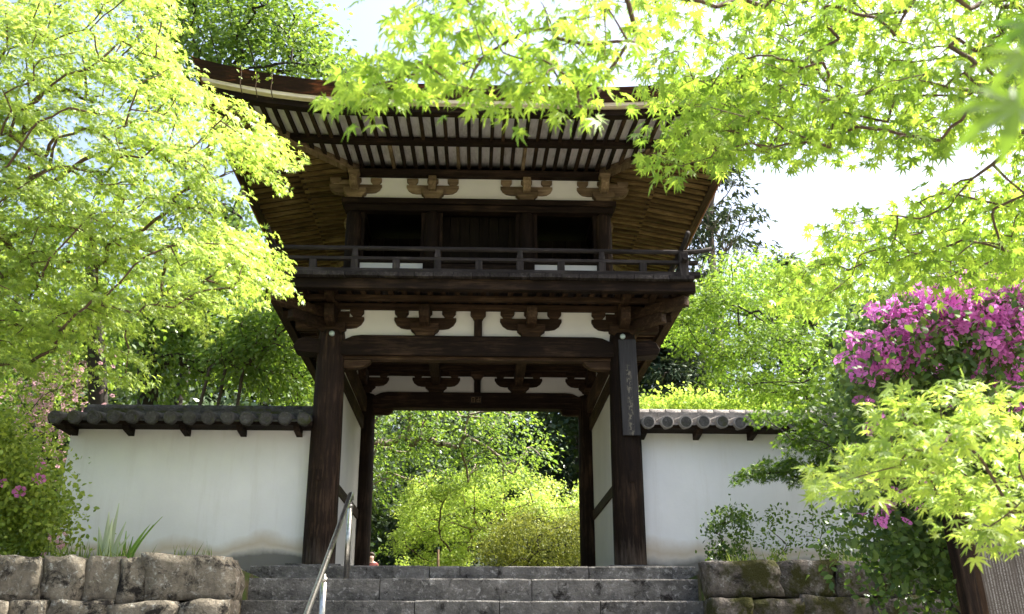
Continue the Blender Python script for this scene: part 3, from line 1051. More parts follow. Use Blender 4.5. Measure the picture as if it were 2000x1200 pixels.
def rafter(pt, t, f0, f1, zfun, wd, h, mat, axis):
    a, b = Vector(pt(t, f0, zfun(f0) + h / 2)), Vector(pt(t, f1, zfun(f1) + h / 2))
    m_ = Vector(pt(t, (f0 + f1) / 2, zfun((f0 + f1) / 2) + h / 2))
    g = G()
    pts = [a, m_, b]
    d = Vector((1, 0, 0)) if axis == 'y' else Vector((0, 1, 0))
    for p in pts:
        for q, r_ in ((-1, -1), (1, -1), (1, 1), (-1, 1)):
            g.v.append(tuple(p + d * q * wd / 2 + Vector((0, 0, r_ * h / 2))))
    for i in (0, 4):
        for k in range(4):
            j = (k + 1) % 4
            g.f.append((i + k, i + j, i + 4 + j, i + 4 + k))
    g.f += [(3, 2, 1, 0), (8, 9, 10, 11)]
    return part('rafter', g, mat, gate)


pf_, nxr = front(-1), 43
pitch = 2 * (HX - .12) / (nxr - 1)
for i in range(nxr):
    x = -HX + .12 + i * pitch
    fs = max(0.0, (abs(x) - 1.635) / OVX)
    mt = random.choice(['wood_y', 'wood_y', 'wood_y', 'brown_y', 'tan_y'])
    if fs < .5:
        rafter(pf_, x + random.uniform(-.004, .004), fs, .52, zb1, .044, .05, mt, 'y')
    if fs < .97:
        rafter(pf_, x + random.uniform(-.004, .004), max(.46, fs), .985, zb2, .042, .044, random.choice(['wood_y', 'wood_y', 'wood_y', 'brown_y']), 'y')
for s in (-1, 1):
    ps = side(s)
    nyr = 38
    y0, y1 = 1.5 - (1.2 + OVY) + .12, 1.5 + (1.2 + OVY) - .12
    for i in range(nyr):
        yv = y0 + (y1 - y0) * i / (nyr - 1)
        fs = max(0.0, (abs(yv - 1.5) - 1.2) / OVY)
        if fs < .5:
            rafter(ps, yv, fs, .52, zb1, .060, .045, 'gold_x', 'x')
        if fs < .97:
            rafter(ps, yv, max(.46, fs), .985, zb2, .056, .04, 'gold_x', 'x')
pb = front(1)
rg = G()
for i in range(nxr):
    x = -HX + .12 + i * pitch
    fs = max(0.0, (abs(x) - 1.635) / OVX)
    for f0, f1, zf in ((fs, .52, zb1), (max(.46, fs), .985, zb2)):
        if f0 < f1:
            rg.beam(pb(x, f0, zf(f0) + .035), pb(x, f1, zf(f1) + .035), .055, .07)
ro_ = part('rear_rafters', rg, 'brown_y', gate)
ro_['kind'] = 'stuff'


def sheet(pt, half, mid, f0, f1, zfun, off, name, mat, wallhalf, nf=4, nt=40):
    g = G()
    rows = []
    for j in range(nf + 1):
        f = f0 + (f1 - f0) * j / nf
        e = wallhalf + f * (half - wallhalf)
        r_ = []
        for i in range(nt + 1):
            t = mid - e + 2 * e * i / nt
            r_.append(len(g.v))
            g.v.append(pt(t, f, zfun(f) + off))
        rows.append(r_)
    for j in range(nf):
        for i in range(nt):
            g.f.append((rows[j][i], rows[j][i + 1], rows[j + 1][i + 1], rows[j + 1][i]))
    o = part(name, g, mat, gate, smooth=True)
    sd_ = o.modifiers.new('thick', 'SOLIDIFY')
    sd_.thickness = .012
    sd_.offset = 0
    return o


def eave_bar(pt, half, mid, f, z, fw_, h, name, mat, extra=0.0, nt=48, lean=0.0):
    """bar following the eave curve: f position, depth fw_ (in f), height h"""
    g = G()
    n = nt + 1
    for i in range(n):
        for (df, dz) in ((0, 0), (fw_, 0), (fw_ + lean, h), (lean, h)):
            ff = f + df
            wl = (1.635 if mid == 0 else 1.2)
            e = wl + ff * (half - wl) + extra
            t = mid - e + 2 * e * i / nt
            g.v.append(pt(t, ff, z + dz))
    for i in range(nt):
        for k in range(4):
            j = (k + 1) % 4
            g.f.append((i * 4 + k, i * 4 + j, i * 4 + 4 + j, i * 4 + 4 + k))
    g.f.append((0, 1, 2, 3))
    e_ = nt * 4
    g.f.append((e_ + 3, e_ + 2, e_ + 1, e_))
    return part(name, g, mat, gate)


for pt, half, mid, axm, sof in ((front(-1), HX, 0, 'wood_x', 'soffit'), (front(1), HX, 0, 'brown_x', 'soffit_shade'), (side(-1), 1.2 + OVY, 1.5, 'brown_y', 'soffit_shade'), (side(1), 1.2 + OVY, 1.5, 'brown_y', 'soffit_shade')):
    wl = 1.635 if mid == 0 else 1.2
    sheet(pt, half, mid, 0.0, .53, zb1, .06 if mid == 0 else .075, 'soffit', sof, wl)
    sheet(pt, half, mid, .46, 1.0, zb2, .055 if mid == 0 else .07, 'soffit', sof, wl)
    eave_bar(pt, half, mid, .49, zb1(.5) + (-.012 if mid == 0 else .02), .05 if mid == 0 else .03, .075 if mid == 0 else .05, 'eave_batten', axm)
    eave_bar(pt, half, mid, .975, 5.005, .06, .075, 'eave_beam', axm)
    eave_bar(pt, half, mid, 1.0, 5.082, .075, .045, 'eave_board', 'cream' if mid == 0 else 'red_y')
    eave_bar(pt, half, mid, .93, 5.130, .155, .125, 'shingle_edge', 'shingle' if mid == 0 else 'red_y', 0, 48, .06)
    eave_bar(pt, half, mid, .02, 5.105, .055, .085, 'eave_purlin', axm)
for s in (-1, 1):
    for yy, sg in ((UY, -1), (UYR, 1)):
        P = lambda f, z: (s * (1.635 + f * OVX), yy + sg * f * OVY, z + lift(1) * f ** 1.4 * .98)
        part('hip_rafter', G().beam(P(0, zb1(0) + .01), P(.55, zb1(.55) + .0), .11, .15), 'tan_y', gate, .008)
        part('hip_rafter', G().beam(P(.48, zb2(.48) + .02), P(1.02, zb2(1.0) + .01), .10, .13), 'tan_y', gate, .008)

# roof body: hipped shell with a concave curve, thick shingles
NR = 14
g = G()
ring = []
for j in range(NR + 1):
    t = j / NR
    ex = (HX + .2) * (1 - t) + 1.9 * t
    ey = (1.2 + OVY + .2) * (1 - t) + .02 * t
    zc = 5.26 + 1.55 * (t ** 1.3)
    r_ = []
    n = 24
    for (xa, ya, xb, yb) in ((-1, -1, 1, -1), (1, -1, 1, 1), (1, 1, -1, 1), (-1, 1, -1, -1)):
        for i in range(n):
            u = i / n
            x = (xa + (xb - xa) * u) * ex
            y = (ya + (yb - ya) * u) * ey
            m_ = (xa + (xb - xa) * u) if xa != xb else (ya + (yb - ya) * u)
            r_.append(len(g.v))
            g.v.append((x, 1.5 + y, zc + lift(abs(m_)) * (1 - t) ** 2))
    ring.append(r_)
for j in range(NR):
    n = len(ring[j])
    for i in range(n):
        k = (i + 1) % n
        g.f.append((ring[j][i], ring[j][k], ring[j + 1][k], ring[j + 1][i]))
rf = part('roof', g, 'shingle', gate, smooth=True)
part('ridge', G().box(-2.0, 2.0, 1.36, 1.64, 6.78, 7.02), 'shadetile', rf, .03)

# sign board on the right column, plaque on the rear beam
sb = tag(part('sign_board', G().box(-.105, .105, -.015, .015, -.59, .59), 'sign', None, .004), 'tall weathered black signboard with faded brush writing fixed to the right front column', 'signboard')
sb.location = (1.815, -.205, 2.15)
sb.rotation_euler = (0, R(-.8), 0)
pl = tag(part('name_plaque', G().box(-.09, .09, -.012, .012, -.055, .055), 'wood_x', None), 'small dark framed plaque with two characters on the rear beam', 'plaque')
pl.location = (-.02, RY - .118, 2.765)
fr = G()
fr.box(-.09, .09, -.02, -.013, .045, .055).box(-.09, .09, -.02, -.013, -.055, -.045).box(-.09, -.08, -.02, -.013, -.045, .045).box(.08, .09, -.02, -.013, -.045, .045)
part('frame', fr, 'grey_x', pl)
ch = G()
ch.box(.012, .068, -.016, -.0125, .0, .007).box(.036, .043, -.016, -.0125, -.035, .035).box(.012, .02, -.016, -.0125, -.035, .0).box(.06, .068, -.016, -.0125, -.035, .025).box(.012, .068, -.016, -.0125, -.04, -.033)
ch.box(-.068, -.012, -.016, -.0125, .022, .029).box(-.068, -.061, -.016, -.0125, -.04, .022).box(-.019, -.012, -.016, -.0125, -.04, .022).box(-.061, -.019, -.016, -.0125, -.01, -.003).box(-.061, -.019, -.016, -.0125, -.04, -.033).box(-.055, -.025, -.016, -.0125, .032, .038)
part('characters', ch, 'tan_x', pl)


# ------------------------------------------------------------------ plastered garden walls with tiled copings
def garden_wall(label, xa, xb, tilemat, endx):
    root = thing('plaster_wall', label, 'wall', ((xa + xb) / 2, .35, 0))
    L = lambda o: setattr(o, 'location', Vector((0, 0, 0)) - root.location)
    x0, x1 = min(xa, xb), max(xa, xb)
    g = G()
    b = .05
    xl0, xl1 = (x0 - b if endx == x0 else x0), (x1 + b if endx == x1 else x1)
    g.v = [(xl0, .05, -.05), (xl1, .05, -.05), (xl1, .65, -.05), (xl0, .65, -.05), (x0, .10, 1.66), (x1, .10, 1.66), (x1, .60, 1.66), (x0, .60, 1.66)]
    g.f = [(0, 3, 2, 1), (4, 5, 6, 7), (0, 1, 5, 4), (1, 2, 6, 5), (2, 3, 7, 6), (3, 0, 4, 7)]
    L(part('wall_body', g, 'wallplaster', root, .012))
    e0, e1 = (x0 - .16 if endx == x0 else x0), (x1 + .16 if endx == x1 else x1)
    L(part('eave_board', G().box(e0, e1, -.20, .90, 1.655, 1.70), 'wood_x', root, .005))
    nb = int((x1 - x0) / .66)
    for i in range(nb + 1):
        xx = x0 + .05 + i * .66
        if xx < x1:
            L(part('eave_bracket', G().prism([(-.18, 1.654), (-.18, 1.635), (-.12, 1.60), (.12, 1.57), (.12, 1.654)], 'x', xx - .035, xx + .035), 'wood_y', root))
    step = .222
    k = int((e1 - e0) / step)
    cyl = None
    rt_me = ft_me = None
    for i in range(k + 1):
        xx = e0 + .09 + i * (e1 - e0 - .18) / k
        if rt_me is None:
            rt_me = G().tube([(0, -.275, 1.715), (0, -.268, 1.715), (0, .0, 1.757), (0, .30, 1.80)], [.070, .080, .080, .078], 16).mesh('round_tile')
            rim = G().tube([(0, -.280, 1.715), (0, -.272, 1.715)], [.062, .062], 16).mesh('tile_end_disc')
            rt_me.polygons.foreach_set('use_smooth', [len(p.vertices) == 4 for p in rt_me.polygons])
            fg = G()
            for q, (yy, zz) in enumerate(((-.235, 1.703), (-.19, 1.725), (-.06, 1.745), (.10, 1.765))):
                for m_ in range(6):
                    a0, a1 = -.11 + m_ * .22 / 6, -.11 + (m_ + 1) * .22 / 6
                    s0, s1 = .028 * (a0 / .11) ** 2, .028 * (a1 / .11) ** 2
                    b_ = len(fg.v)
                    for (yq, zo) in ((yy, 0), (yy + .24, .03)):
                        for (a, s_) in ((a0, s0), (a1, s1)):
                            fg.v += [(a, yq, zz + zo + s_ - .018), (a, yq, zz + zo + s_)]
                    fg.f += [(b_, b_ + 2, b_ + 3, b_ + 1), (b_ + 1, b_ + 3, b_ + 7, b_ + 5), (b_ + 4, b_ + 5, b_ + 7, b_ + 6), (b_, b_ + 4, b_ + 6, b_ + 2)]
            ft_me = fg.mesh('flat_tile')
        o = link('round_tile', rt_me, M[tilemat], root)
        o.location = Vector((xx, random.uniform(-.01, .01), random.uniform(-.006, .006))) - root.location
        o.rotation_euler = (0, 0, random.uniform(-.012, .012))
        d_ = link('tile_end_disc', rim, M['shadetile'], o)
        if i < k:
            o = link('flat_tile', ft_me, M[tilemat], root)
            o.location = Vector((xx + (e1 - e0 - .18) / k / 2, random.uniform(-.008, .008), 0)) - root.location
    # back slope, seen only from the far side
    L(part('back_slope', G().prism([(.36, 1.83), (.95, 1.72), (.95, 1.70), (.36, 1.80)], 'x', e0, e1), tilemat, root))
    x = e0 + (.22 if endx == x0 else 0)
    e1r = e1 - (.22 if endx == x1 else 0)
    while x < e1r - .02:
        xx1 = min(x + .28, e1r)
        for q in range(4):
            hw = .20 - q * .022
            L(part('ridge_layer', G().box(x + .002, xx1 - .002, .36 - hw + random.uniform(-.006, .006), .36 + hw, 1.815 + q * .034, 1.844 + q * .034), tilemat, root))
        x = xx1
    x = e0 + (.22 if endx == x0 else 0)
    while x < e1r - .02:
        xx1 = min(x + .2, e1r)
        L(part('ridge_tile', G().tube([(x, .36, 1.950), (x + .012, .36, 1.950), (xx1 - .004, .36, 1.950)], [.066, .072, .068], 14), tilemat, root, 0, True))
        x = xx1
    return root


garden_wall('white plastered garden wall left of the gate under mossy tiles darkened for tree shade', -1.93, -4.80, 'shadetile', -4.80)
garden_wall('white plastered garden wall right of the gate under tiles coloured pale for sunlight', 1.93, 7.6, 'tile', 7.6)

# ------------------------------------------------------------------ stair handrail
hr = thing('stair_handrail', 'polished steel stair handrail on slim posts left of centre', 'handrail', (-1.32, -1.1, -.2))
rx = -1.32
rail_pts = [(rx, -1.02, .66), (rx, -1.03, .70), (rx, -1.07, .715), (rx, -1.14, .70), (rx, -2.9, -.27), (rx, -6.4, -2.2 + .05), (rx, -6.55, -2.12)]
o = part('rail', G().tube(rail_pts, .024, 14), 'steel', hr, smooth=True)
o.location = -hr.location
for (yy, zt) in ((-1.13, .69), (-2.72, -.19), (-4.4, -1.11), (-6.1, -2.05)):
    zbse = max([z for z, y in STEPS if y <= yy + .02] or [-2.65])
    gp = G().tube([(rx, yy, zbse - .02), (rx, yy, zt - .12), (rx, yy, zt - .115), (rx, yy, zt - .06)], [.03, .03, .018, .018], 14)
    o = part('post', gp, 'steel', hr, smooth=True)
    o.location = -hr.location
    cl = part('collar', G().tube([(rx, yy, zt - .125), (rx, yy, zt - .09)], [.034, .034], 14), 'steel', o, smooth=True)

# ------------------------------------------------------------------ notice board lower right
nb = thing('notice_board', 'weathered wooden notice board with columns of faded pale writing beside the azalea', 'notice board', (3.35, -5.3, -2.3))
o = part('board', G().box(-.02, .95, -.015, .015, 1.0, 2.22), 'notice', nb)
o = part('post', G().box(-.13, -.03, -.05, .05, -.4, 2.26), 'wood_z', nb, .01)
o = part('post', G().box(.96, 1.06, -.05, .05, -.4, 2.26), 'wood_z', nb, .01)
o = part('batten', G().box(-.028, .02, -.035, -.017, 1.0, 2.22), 'brown_z', nb, .004)
o = part('bottom_rail', G().box(-.03, .96, -.03, .03, .93, .998), 'wood_x', nb, .006)
nb.rotation_euler = (0, R(-4), R(6))

# ------------------------------------------------------------------ vegetation helpers
def lobes(angles, lens, notch, fat=None):
    """maple leaf outline as triangles around the leaf base; fat adds side points to each lobe"""
    V = [(0, 0, 0)]
    F = []
    n = len(angles)
    tips = [(math.sin(R(a)) * L, math.cos(R(a)) * L) for a, L in zip(angles, lens)]
    nots = []
    ext = [angles[0] - 30] + [(angles[i] + angles[i + 1]) / 2 for i in range(n - 1)] + [angles[-1] + 30]
    for i, a in enumerate(ext):
        r = notch * (0.35 if i in (0, n) else 1) * (0.75 + .25 * lens[min(i, n - 1)])
        nots.append((math.sin(R(a)) * r, math.cos(R(a)) * r))
    ni = []
    for p in nots:
        ni.append(len(V))
        V.append((p[0], p[1], 0.02))
    for i in range(n):
        ti = len(V)
        V.append((tips[i][0], tips[i][1], -.24 * lens[i]))
        if fat:
            a, L = R(angles[i]), lens[i]
            m0 = len(V)
            cx, cyy = math.sin(a) * L * .55, math.cos(a) * L * .55
            sx, sy = math.cos(a), -math.sin(a)
            wf = fat * L
            V.append((cx - sx * wf, cyy - sy * wf, .015))
            V.append((cx + sx * wf, cyy + sy * wf, .015))
            V.append((cx, cyy, -.025))
            F += [(0, ni[i], m0 + 2), (0, m0 + 2, ni[i + 1]), (ni[i], m0, m0 + 2), (ni[i + 1], m0 + 2, m0 + 1), (m0, ti, m0 + 2), (m0 + 2, ti, m0 + 1)]
        else:
            F += [(0, ni[i], ti), (0, ti, ni[i + 1])]
    return np.array(V, float), F


def flip(T):
    return T[0], [f[::-1] for f in T[1]]


T_NEAR = lobes([-118, -78, -39, 0, 39, 78, 118], [.42, .78, .97, 1.05, .97, .78, .42], .30, .115)
T_MID = lobes([-100, -55, -18, 18, 55, 100][0:0] + [-104, -62, -24, 14, 52, 95][0:0] + [-112, -74, -37, 0, 37, 74, 112], [.45, .78, .95, 1.0, .95, .78, .45], .30)
T_FAR = lobes([-78, -38, 0, 38, 78], [.75, .95, 1.0, .95, .75], .36)
T_OVAL = (np.array([(0, 0, 0), (-.22, .45, .05), (.22, .45, .05), (0, 1, -.08)], float), [(0, 2, 1), (1, 2, 3)])
T_BROAD = (np.array([(0, 0, 0), (-.27, .35, .05), (.27, .35, .05), (-.2, .72, .03), (.2, .72, .03), (0, 1, -.1)], float), [(0, 2, 1), (1, 2, 4, ), (1, 4, 3), (3, 4, 5)])
T_DIA = (np.array([(0, -.1, 0), (-.42, .5, .06), (.42, .5, .06), (0, 1.0, 0)], float), [(0, 2, 1), (1, 2, 3)])
T_NEEDLE = (np.array([(0, 0, 0), (-.13, .5, .03), (.13, .5, .03), (0, 1.0, -.04), (-.35, .62, 0), (.35, .62, 0), (0, .25, 0)], float), [(0, 2, 1), (1, 2, 3), (6, 2, 5), (6, 4, 1)])


def unit(a):
    return a / np.maximum(np.linalg.norm(a, axis=-1, keepdims=True), 1e-9)


def leaf_frame(d, n):
    d = unit(d)
    n = n - d * (n * d).sum(-1, keepdims=True)
    n = unit(n + 1e-6)
    s = np.cross(d, n)
    return s, d, n


def leaf_mesh(name, pos, d, n, size, T, mat):
    V, F = T
    s, d, n = leaf_frame(d, n)
    N, K = len(pos), len(V)
    co = pos[:, None, :] + size[:, None, None] * (s[:, None, :] * V[None, :, 0:1] + d[:, None, :] * V[None, :, 1:2] + n[:, None, :] * V[None, :, 2:3])
    Fa = np.array(F, np.int32)
    loops = (Fa[None] + (np.arange(N) * K)[:, None, None]).reshape(-1)
    nf = N * len(F)
    me = bpy.data.meshes.new(name)
    me.vertices.add(N * K)
    me.vertices.foreach_set('co', co.reshape(-1).astype(np.float32))
    me.loops.add(nf * 3)
    me.loops.foreach_set('vertex_index', loops.astype(np.int32))
    me.polygons.add(nf)
    me.polygons.foreach_set('loop_start', np.arange(0, nf * 3, 3, dtype=np.int32))
    me.update(calc_edges=True)
    at = me.attributes.new('rnd', 'FLOAT', 'FACE')
    at.data.foreach_set('value', np.repeat(rng.random(N), len(F)).astype(np.float32))
    me.materials.append(M[mat])
    return me


def inpoly(px, py, poly):
    poly = np.array(poly, float)
    x0, y0 = poly[:, 0], poly[:, 1]
    x1, y1 = np.roll(x0, -1), np.roll(y0, -1)
    c = np.zeros(len(px), bool)
    for a, b, cc, d in zip(x0, y0, x1, y1):
        if b == d:
            continue
        hit = ((b > py) != (d > py)) & (px < (cc - a) * (py - b) / (d - b) + a)
        c ^= hit
    return c


def fill(poly, n, dn, df, tilt=(0, 0)):
    """n points spread through a volume whose outline is poly and whose depth runs dn..df"""
    P = np.array(poly, float)
    lo, hi = P.min(0), P.max(0)
    out = []
    while len(out) < n:
        q = lo + (hi - lo) * rng.random((n * 3, 2))
        q = q[inpoly(q[:, 0], q[:, 1], poly)]
        out += q.tolist()
    out = np.array(out[:n])
    d = dn + (df - dn) * rng.random(n) + tilt[0] * (out[:, 0] - P[:, 0].mean()) / 1000 + tilt[1] * (out[:, 1] - P[:, 1].mean()) / 1000
    return np.array([spot(a, b, c) for (a, b), c in zip(out, d)])


def pad_leaves(pads, Rad, per, size, n0, outward, droop=.5, flat=.22, jit=.55, svar=.25):
    """leaves of flat sprays: returns pos, dir, normal, size"""
    N = len(pads) * per
    c = np.repeat(pads, per, 0)
    nn = np.repeat(n0, per, 0)
    a = rng.random(N) * 2 * np.pi
    r = np.sqrt(rng.random(N)) * Rad * np.repeat(.7 + .6 * rng.random(len(pads)), per)
    ex = unit(np.cross(nn, np.array([0.13, 1, 0.2])))
    ey = np.cross(nn, ex)
    rad = ex * np.cos(a)[:, None] + ey * np.sin(a)[:, None]
    pos = c + rad * r[:, None] + nn * (rng.normal(size=N) * Rad * flat)[:, None]
    d = rad * .7 + np.repeat(outward, per, 0) * .5 + rng.normal(size=(N, 3)) * .45 + np.array([0, 0, -droop])
    n = nn + rng.normal(size=(N, 3)) * jit
    s = size * (1 - svar + 2 * svar * rng.random(N))
    return pos, d, n, s


def skeleton(trunk, trunk_r, pads, twig=.006, bend=.12, pull=.35):
    """branches grow from the trunk to every spray; thickness follows what each branch carries"""
    nodes = [np.array(p, float) for p in trunk]
    par = [-1] + list(range(len(trunk) - 1))
    root = nodes[0]
    order = np.argsort(np.linalg.norm(pads - nodes[-1], axis=1))
    first = max(1, len(trunk) // 3)
    start = len(nodes)
    arr = np.zeros((len(trunk) + len(pads) * 3 + 5, 3))
    arr[:len(nodes)] = nodes
    cnt = len(nodes)
    ends = []
    for k in order:
        p = pads[k]
        dd = np.linalg.norm(arr[first:cnt] - p, axis=1)
        dr = np.linalg.norm(arr[first:cnt] - root, axis=1)
        j = int(np.argmin(dd + pull * dr)) + first
        q = arr[j]
        L = np.linalg.norm(p - q)
        prev = j
        for t in (.4, .75):
            m = q + (p - q) * t + rng.normal(size=3) * L * bend * .5 + np.array([0, 0, L * bend * (1 - t)])
            arr[cnt] = m
            par.append(prev)
            prev = cnt
            cnt += 1
        arr[cnt] = p
        par.append(prev)
        ends.append(cnt)
        cnt += 1
    load = np.zeros(cnt)
    load[ends] = 1
    for i in range(cnt - 1, 0, -1):
        load[par[i]] += load[i]
    rad = twig * np.maximum(load, 1) ** .42
    for i in range(len(trunk)):
        rad[i] = max(rad[i], trunk_r[i])
    g = G()
    for i in range(1, cnt):
        r0 = min(rad[par[i]], rad[i] * 1.5) if i >= len(trunk) else rad[par[i]]
        r1 = rad[i]
        g.tube([arr[par[i]], arr[i]], [r0, r1], 8 if r1 > .05 else 5 if r1 > .015 else 4, caps=False)
    return g


def put_leaves(root, pos, d, n, s, ids, T, mat, name='leaf'):
    """single leaves as objects of their own that share one mesh"""
    V, F = T
    me = bpy.data.meshes.get(name + '_' + mat)
    if me is None:
        me = bpy.data.meshes.new(name + '_' + mat)
        me.from_pydata(V.tolist(), [], [tuple(f) for f in F])
        me.materials.append(M[mat])
        me.attributes.new('rnd', 'FLOAT', 'FACE')
    sv, dv, nv = leaf_frame(d[ids], n[ids])
    off = np.array(root.location)
    for k, i in enumerate(ids):
        o = bpy.data.objects.new(name, me)
        col.objects.link(o)
        o.parent = root
        B = Matrix((sv[k], dv[k], nv[k])).transposed() * float(s[i])
        mt = B.to_4x4()
        mt.translation = Vector(pos[i] - off)
        o.matrix_local = mt


def tree(name, label, cat, trunk, trunk_r, pads, Rad, per, size, T, mat, bark='bark', group=None, droop=.5, flat=.22,
         jit=.55, twig=.006, tiltout=.35, singles=0, nearT=None, up=1.0, pull=.35, svar=.25, bend=.07):
    root = thing(name, label, cat, tuple(trunk[0]), group)
    off = np.array(trunk[0], float)
    pads = np.asarray(pads)
    top = np.array(trunk[-1], float)
    outv = pads - top
    outv[:, 2] *= .3
    outv = unit(outv)
    n0 = unit(np.array([0, 0, up]) + outv * tiltout + rng.normal(size=pads.shape) * .22)
    pos, d, n, s = pad_leaves(pads, Rad, per, size, n0, outv, droop, flat, jit, svar)
    g = skeleton(trunk, trunk_r, pads, twig, bend, pull)
    g.v = [tuple(np.array(v) - off) for v in g.v]
    me = bpy.data.meshes.new('trunk')
    me.from_pydata(g.v, [], g.f)
    me.polygons.foreach_set('use_smooth', [True] * len(me.polygons))
    link('trunk', me, M[bark], root)
    keep = np.ones(len(pos), bool)
    if singles:
        v = pos - CAM
        dep = v @ FW
        x = 1000 + FPX * (v @ RT) / dep
        y = 600 - FPX * (v @ UP) / dep
        vis = (x > 10) & (x < 1990) & (y > 10) & (y < 1190) & (dep > .3)
        sc_ = np.where(vis, s / dep * (.8 + .4 * rng.random(len(s))), 0)
        ids = np.argsort(-sc_)[:singles]
        keep[ids] = False
        put_leaves(root, pos, d, n, s, ids, nearT or T_NEAR, mat)
    cm = leaf_mesh('crown', pos[keep] - off, d[keep], n[keep], s[keep], T, mat)
    c = link('crown', cm, None, root)
    if singles:
        c['kind'] = 'stuff'
    return root


def px(points, d):
    return [spot(a, b, d) for a, b in points]


# ------------------------------------------------------------------ left maple, sunlit, in front of the gate
polyA = [(-300, 0), (-60, -60), (320, -30), (325, 60), (370, 150), (405, 200), (480, 225), (510, 270), (545, 300), (545, 360), (500, 365), (450, 350), (400, 420), (450, 450),
         (520, 475), (535, 510), (560, 540), (520, 565), (440, 570), (420, 615), (380, 650), (350, 620), (290, 640), (255, 680), (262, 755), (225, 745), (200, 715), (160, 670), (100, 700), (40, 740), (-60, 760), (-260, 700)]
pA = fill(polyA, 740, 8.3, 10.3)
tips = np.concatenate([fill([(460, 210), (520, 225), (555, 300), (552, 360), (520, 360), (480, 290)], 14, 9.6, 10.2),
                       fill([(480, 465), (535, 480), (570, 545), (530, 560), (470, 545)], 14, 9.5, 10.1)])
pA = np.concatenate([pA, tips])
trA = [(-6.2, -3.6, -.9), (-6.1, -3.5, .6), (-5.8, -3.3, 1.9), (-5.4, -3.1, 3.0), (-4.9, -2.9, 4.0)]
tree('maple_tree', 'large maple with bright yellow green leaves spreading over the left garden wall', 'tree', trA, [.17, .15, .13, .10, .06],
     pA, .24, 72, .043, T_MID, 'maple', 'redbark', 'maple trees', droop=.45, singles=250, twig=.004, flat=.09, jit=.42, tiltout=.45, bend=.05, svar=.4)

# ------------------------------------------------------------------ upper right maple overhanging the stairs
trB = [(4.3, -7.6, -2.5), (4.25, -7.7, -1.2), (4.0, -8.0, .2), (3.5, -8.4, 1.2), (2.9, -8.9, 1.9), (2.2, -9.2, 2.3)]
pB = np.concatenate([
    fill([(810, -40), (1260, -40), (1260, 120), (1230, 215), (1100, 215), (1000, 190), (880, 170), (750, 185), (680, 190), (700, 130), (770, 70)], 66, 2.7, 3.3),
    fill([(680, 150), (760, 110), (1000, 150), (1230, 170), (1230, 215), (1080, 215), (950, 180), (690, 200)], 16, 2.7, 3.1),
    fill([(1250, -40), (1900, -120), (2150, -100), (2150, 310), (2040, 300), (1750, 290), (1500, 300), (1420, 250), (1300, 190), (1250, 100)], 510, 3.6, 5.4),
    fill([(1260, 150), (1420, 120), (1700, 180), (1700, 290), (1500, 310), (1400, 300), (1300, 260)], 90, 3.8, 5.0),
    fill([(1270, 270), (1400, 230), (1420, 310), (1350, 340), (1280, 330)], 18, 3.9, 4.3),
    fill([(1500, 600), (1540, 540), (1590, 480), (1640, 430), (1750, 410), (1880, 360), (2040, 330), (2120, 330), (2120, 540), (2040, 560), (1850, 555), (1720, 550), (1620, 590), (1560, 600)], 280, 4.3, 5.8)])
rb = tree('maple_tree', 'maple with hanging bright green leaves arching over the gate roof from the right', 'tree', trB, [.17, .15, .12, .09, .07, .05],
          pB, .11, 10, .044, T_MID, 'maple2', 'redbark', 'maple trees', droop=.75, singles=300, twig=.0014, bend=.05, flat=.3, svar=.38, jit=.6, tiltout=.3)

# a few leaves of the same tree hang close to the lens
near = np.array([spot(2000, 110, .8), spot(1990, 205, .72), spot(2010, 50, .85)])
nd_ = np.array([(-.7, .1, -.6), (-.85, .2, -.45), (-.3, .1, -.9)], float)
nn_ = np.array([(-.2, -1, .3), (-.1, -1, .4), (.1, -1, .2)], float)
put_leaves(rb, near, nd_, nn_, np.array([.042, .056, .042]), np.arange(3), T_NEAR, 'mapled')  # dark leaf copy, its colour stands for shade

# ------------------------------------------------------------------ low maple lower right
trC = [(2.9, -8.0, -2.6), (2.85, -8.0, -1.9), (2.7, -8.1, -1.3), (2.5, -8.2, -.9), (2.2, -8.3, -.6)]
pC = np.concatenate([
    fill([(1700, 790), (1760, 730), (1880, 740), (2030, 800), (2030, 1000), (1850, 1010), (1750, 960), (1620, 975), (1580, 955), (1680, 890)], 62, 3.0, 4.2),
    fill([(1840, 1000), (2030, 960), (2030, 1060), (1900, 1045)], 8, 3.0, 3.6)])
tree('maple_tree', 'low maple with pale yellow tipped leaves in front of the notice board', 'tree', trC, [.07, .065, .05, .04, .03],
     pC, .12, 20, .044, T_MID, 'maple', 'redbark', 'maple trees', droop=.12, singles=300, twig=.002, flat=.2, jit=.35, tiltout=.25)

# ------------------------------------------------------------------ maple behind the right wall and its shaded bough
trD = [(6.6, 3.2, -.1), (6.5, 3.1, 1.2), (6.2, 3.0, 2.4), (5.7, 3.0, 3.4), (5.2, 3.1, 4.2)]
pD = fill([(1310, 650), (1300, 610), (1360, 560), (1400, 520), (1480, 500), (1560, 530), (1650, 560), (1780, 580), (1800, 800), (1640, 800), (1540, 790), (1440, 770), (1400, 720)], 190, 15, 18)
tree('maple_tree', 'leafy green maple rising behind the right garden wall', 'tree', trD, [.16, .14, .12, .09, .06], pD, .40, 140, .05, T_FAR, 'maple3', 'darkbark', 'maple trees', droop=.4, flat=.16)
trE = [(5.6, -.9, -.2), (5.5, -.9, .8), (5.1, -.9, 1.5), (4.6, -1.0, 1.9)]
pE = np.concatenate([fill([(1470, 810), (1600, 770), (1720, 760), (1740, 880), (1680, 930), (1600, 900)], 84, 10.6, 11.8),
                     fill([(1420, 955), (1480, 905), (1600, 870), (1650, 920), (1600, 945), (1520, 925)], 34, 10.8, 11.2)])
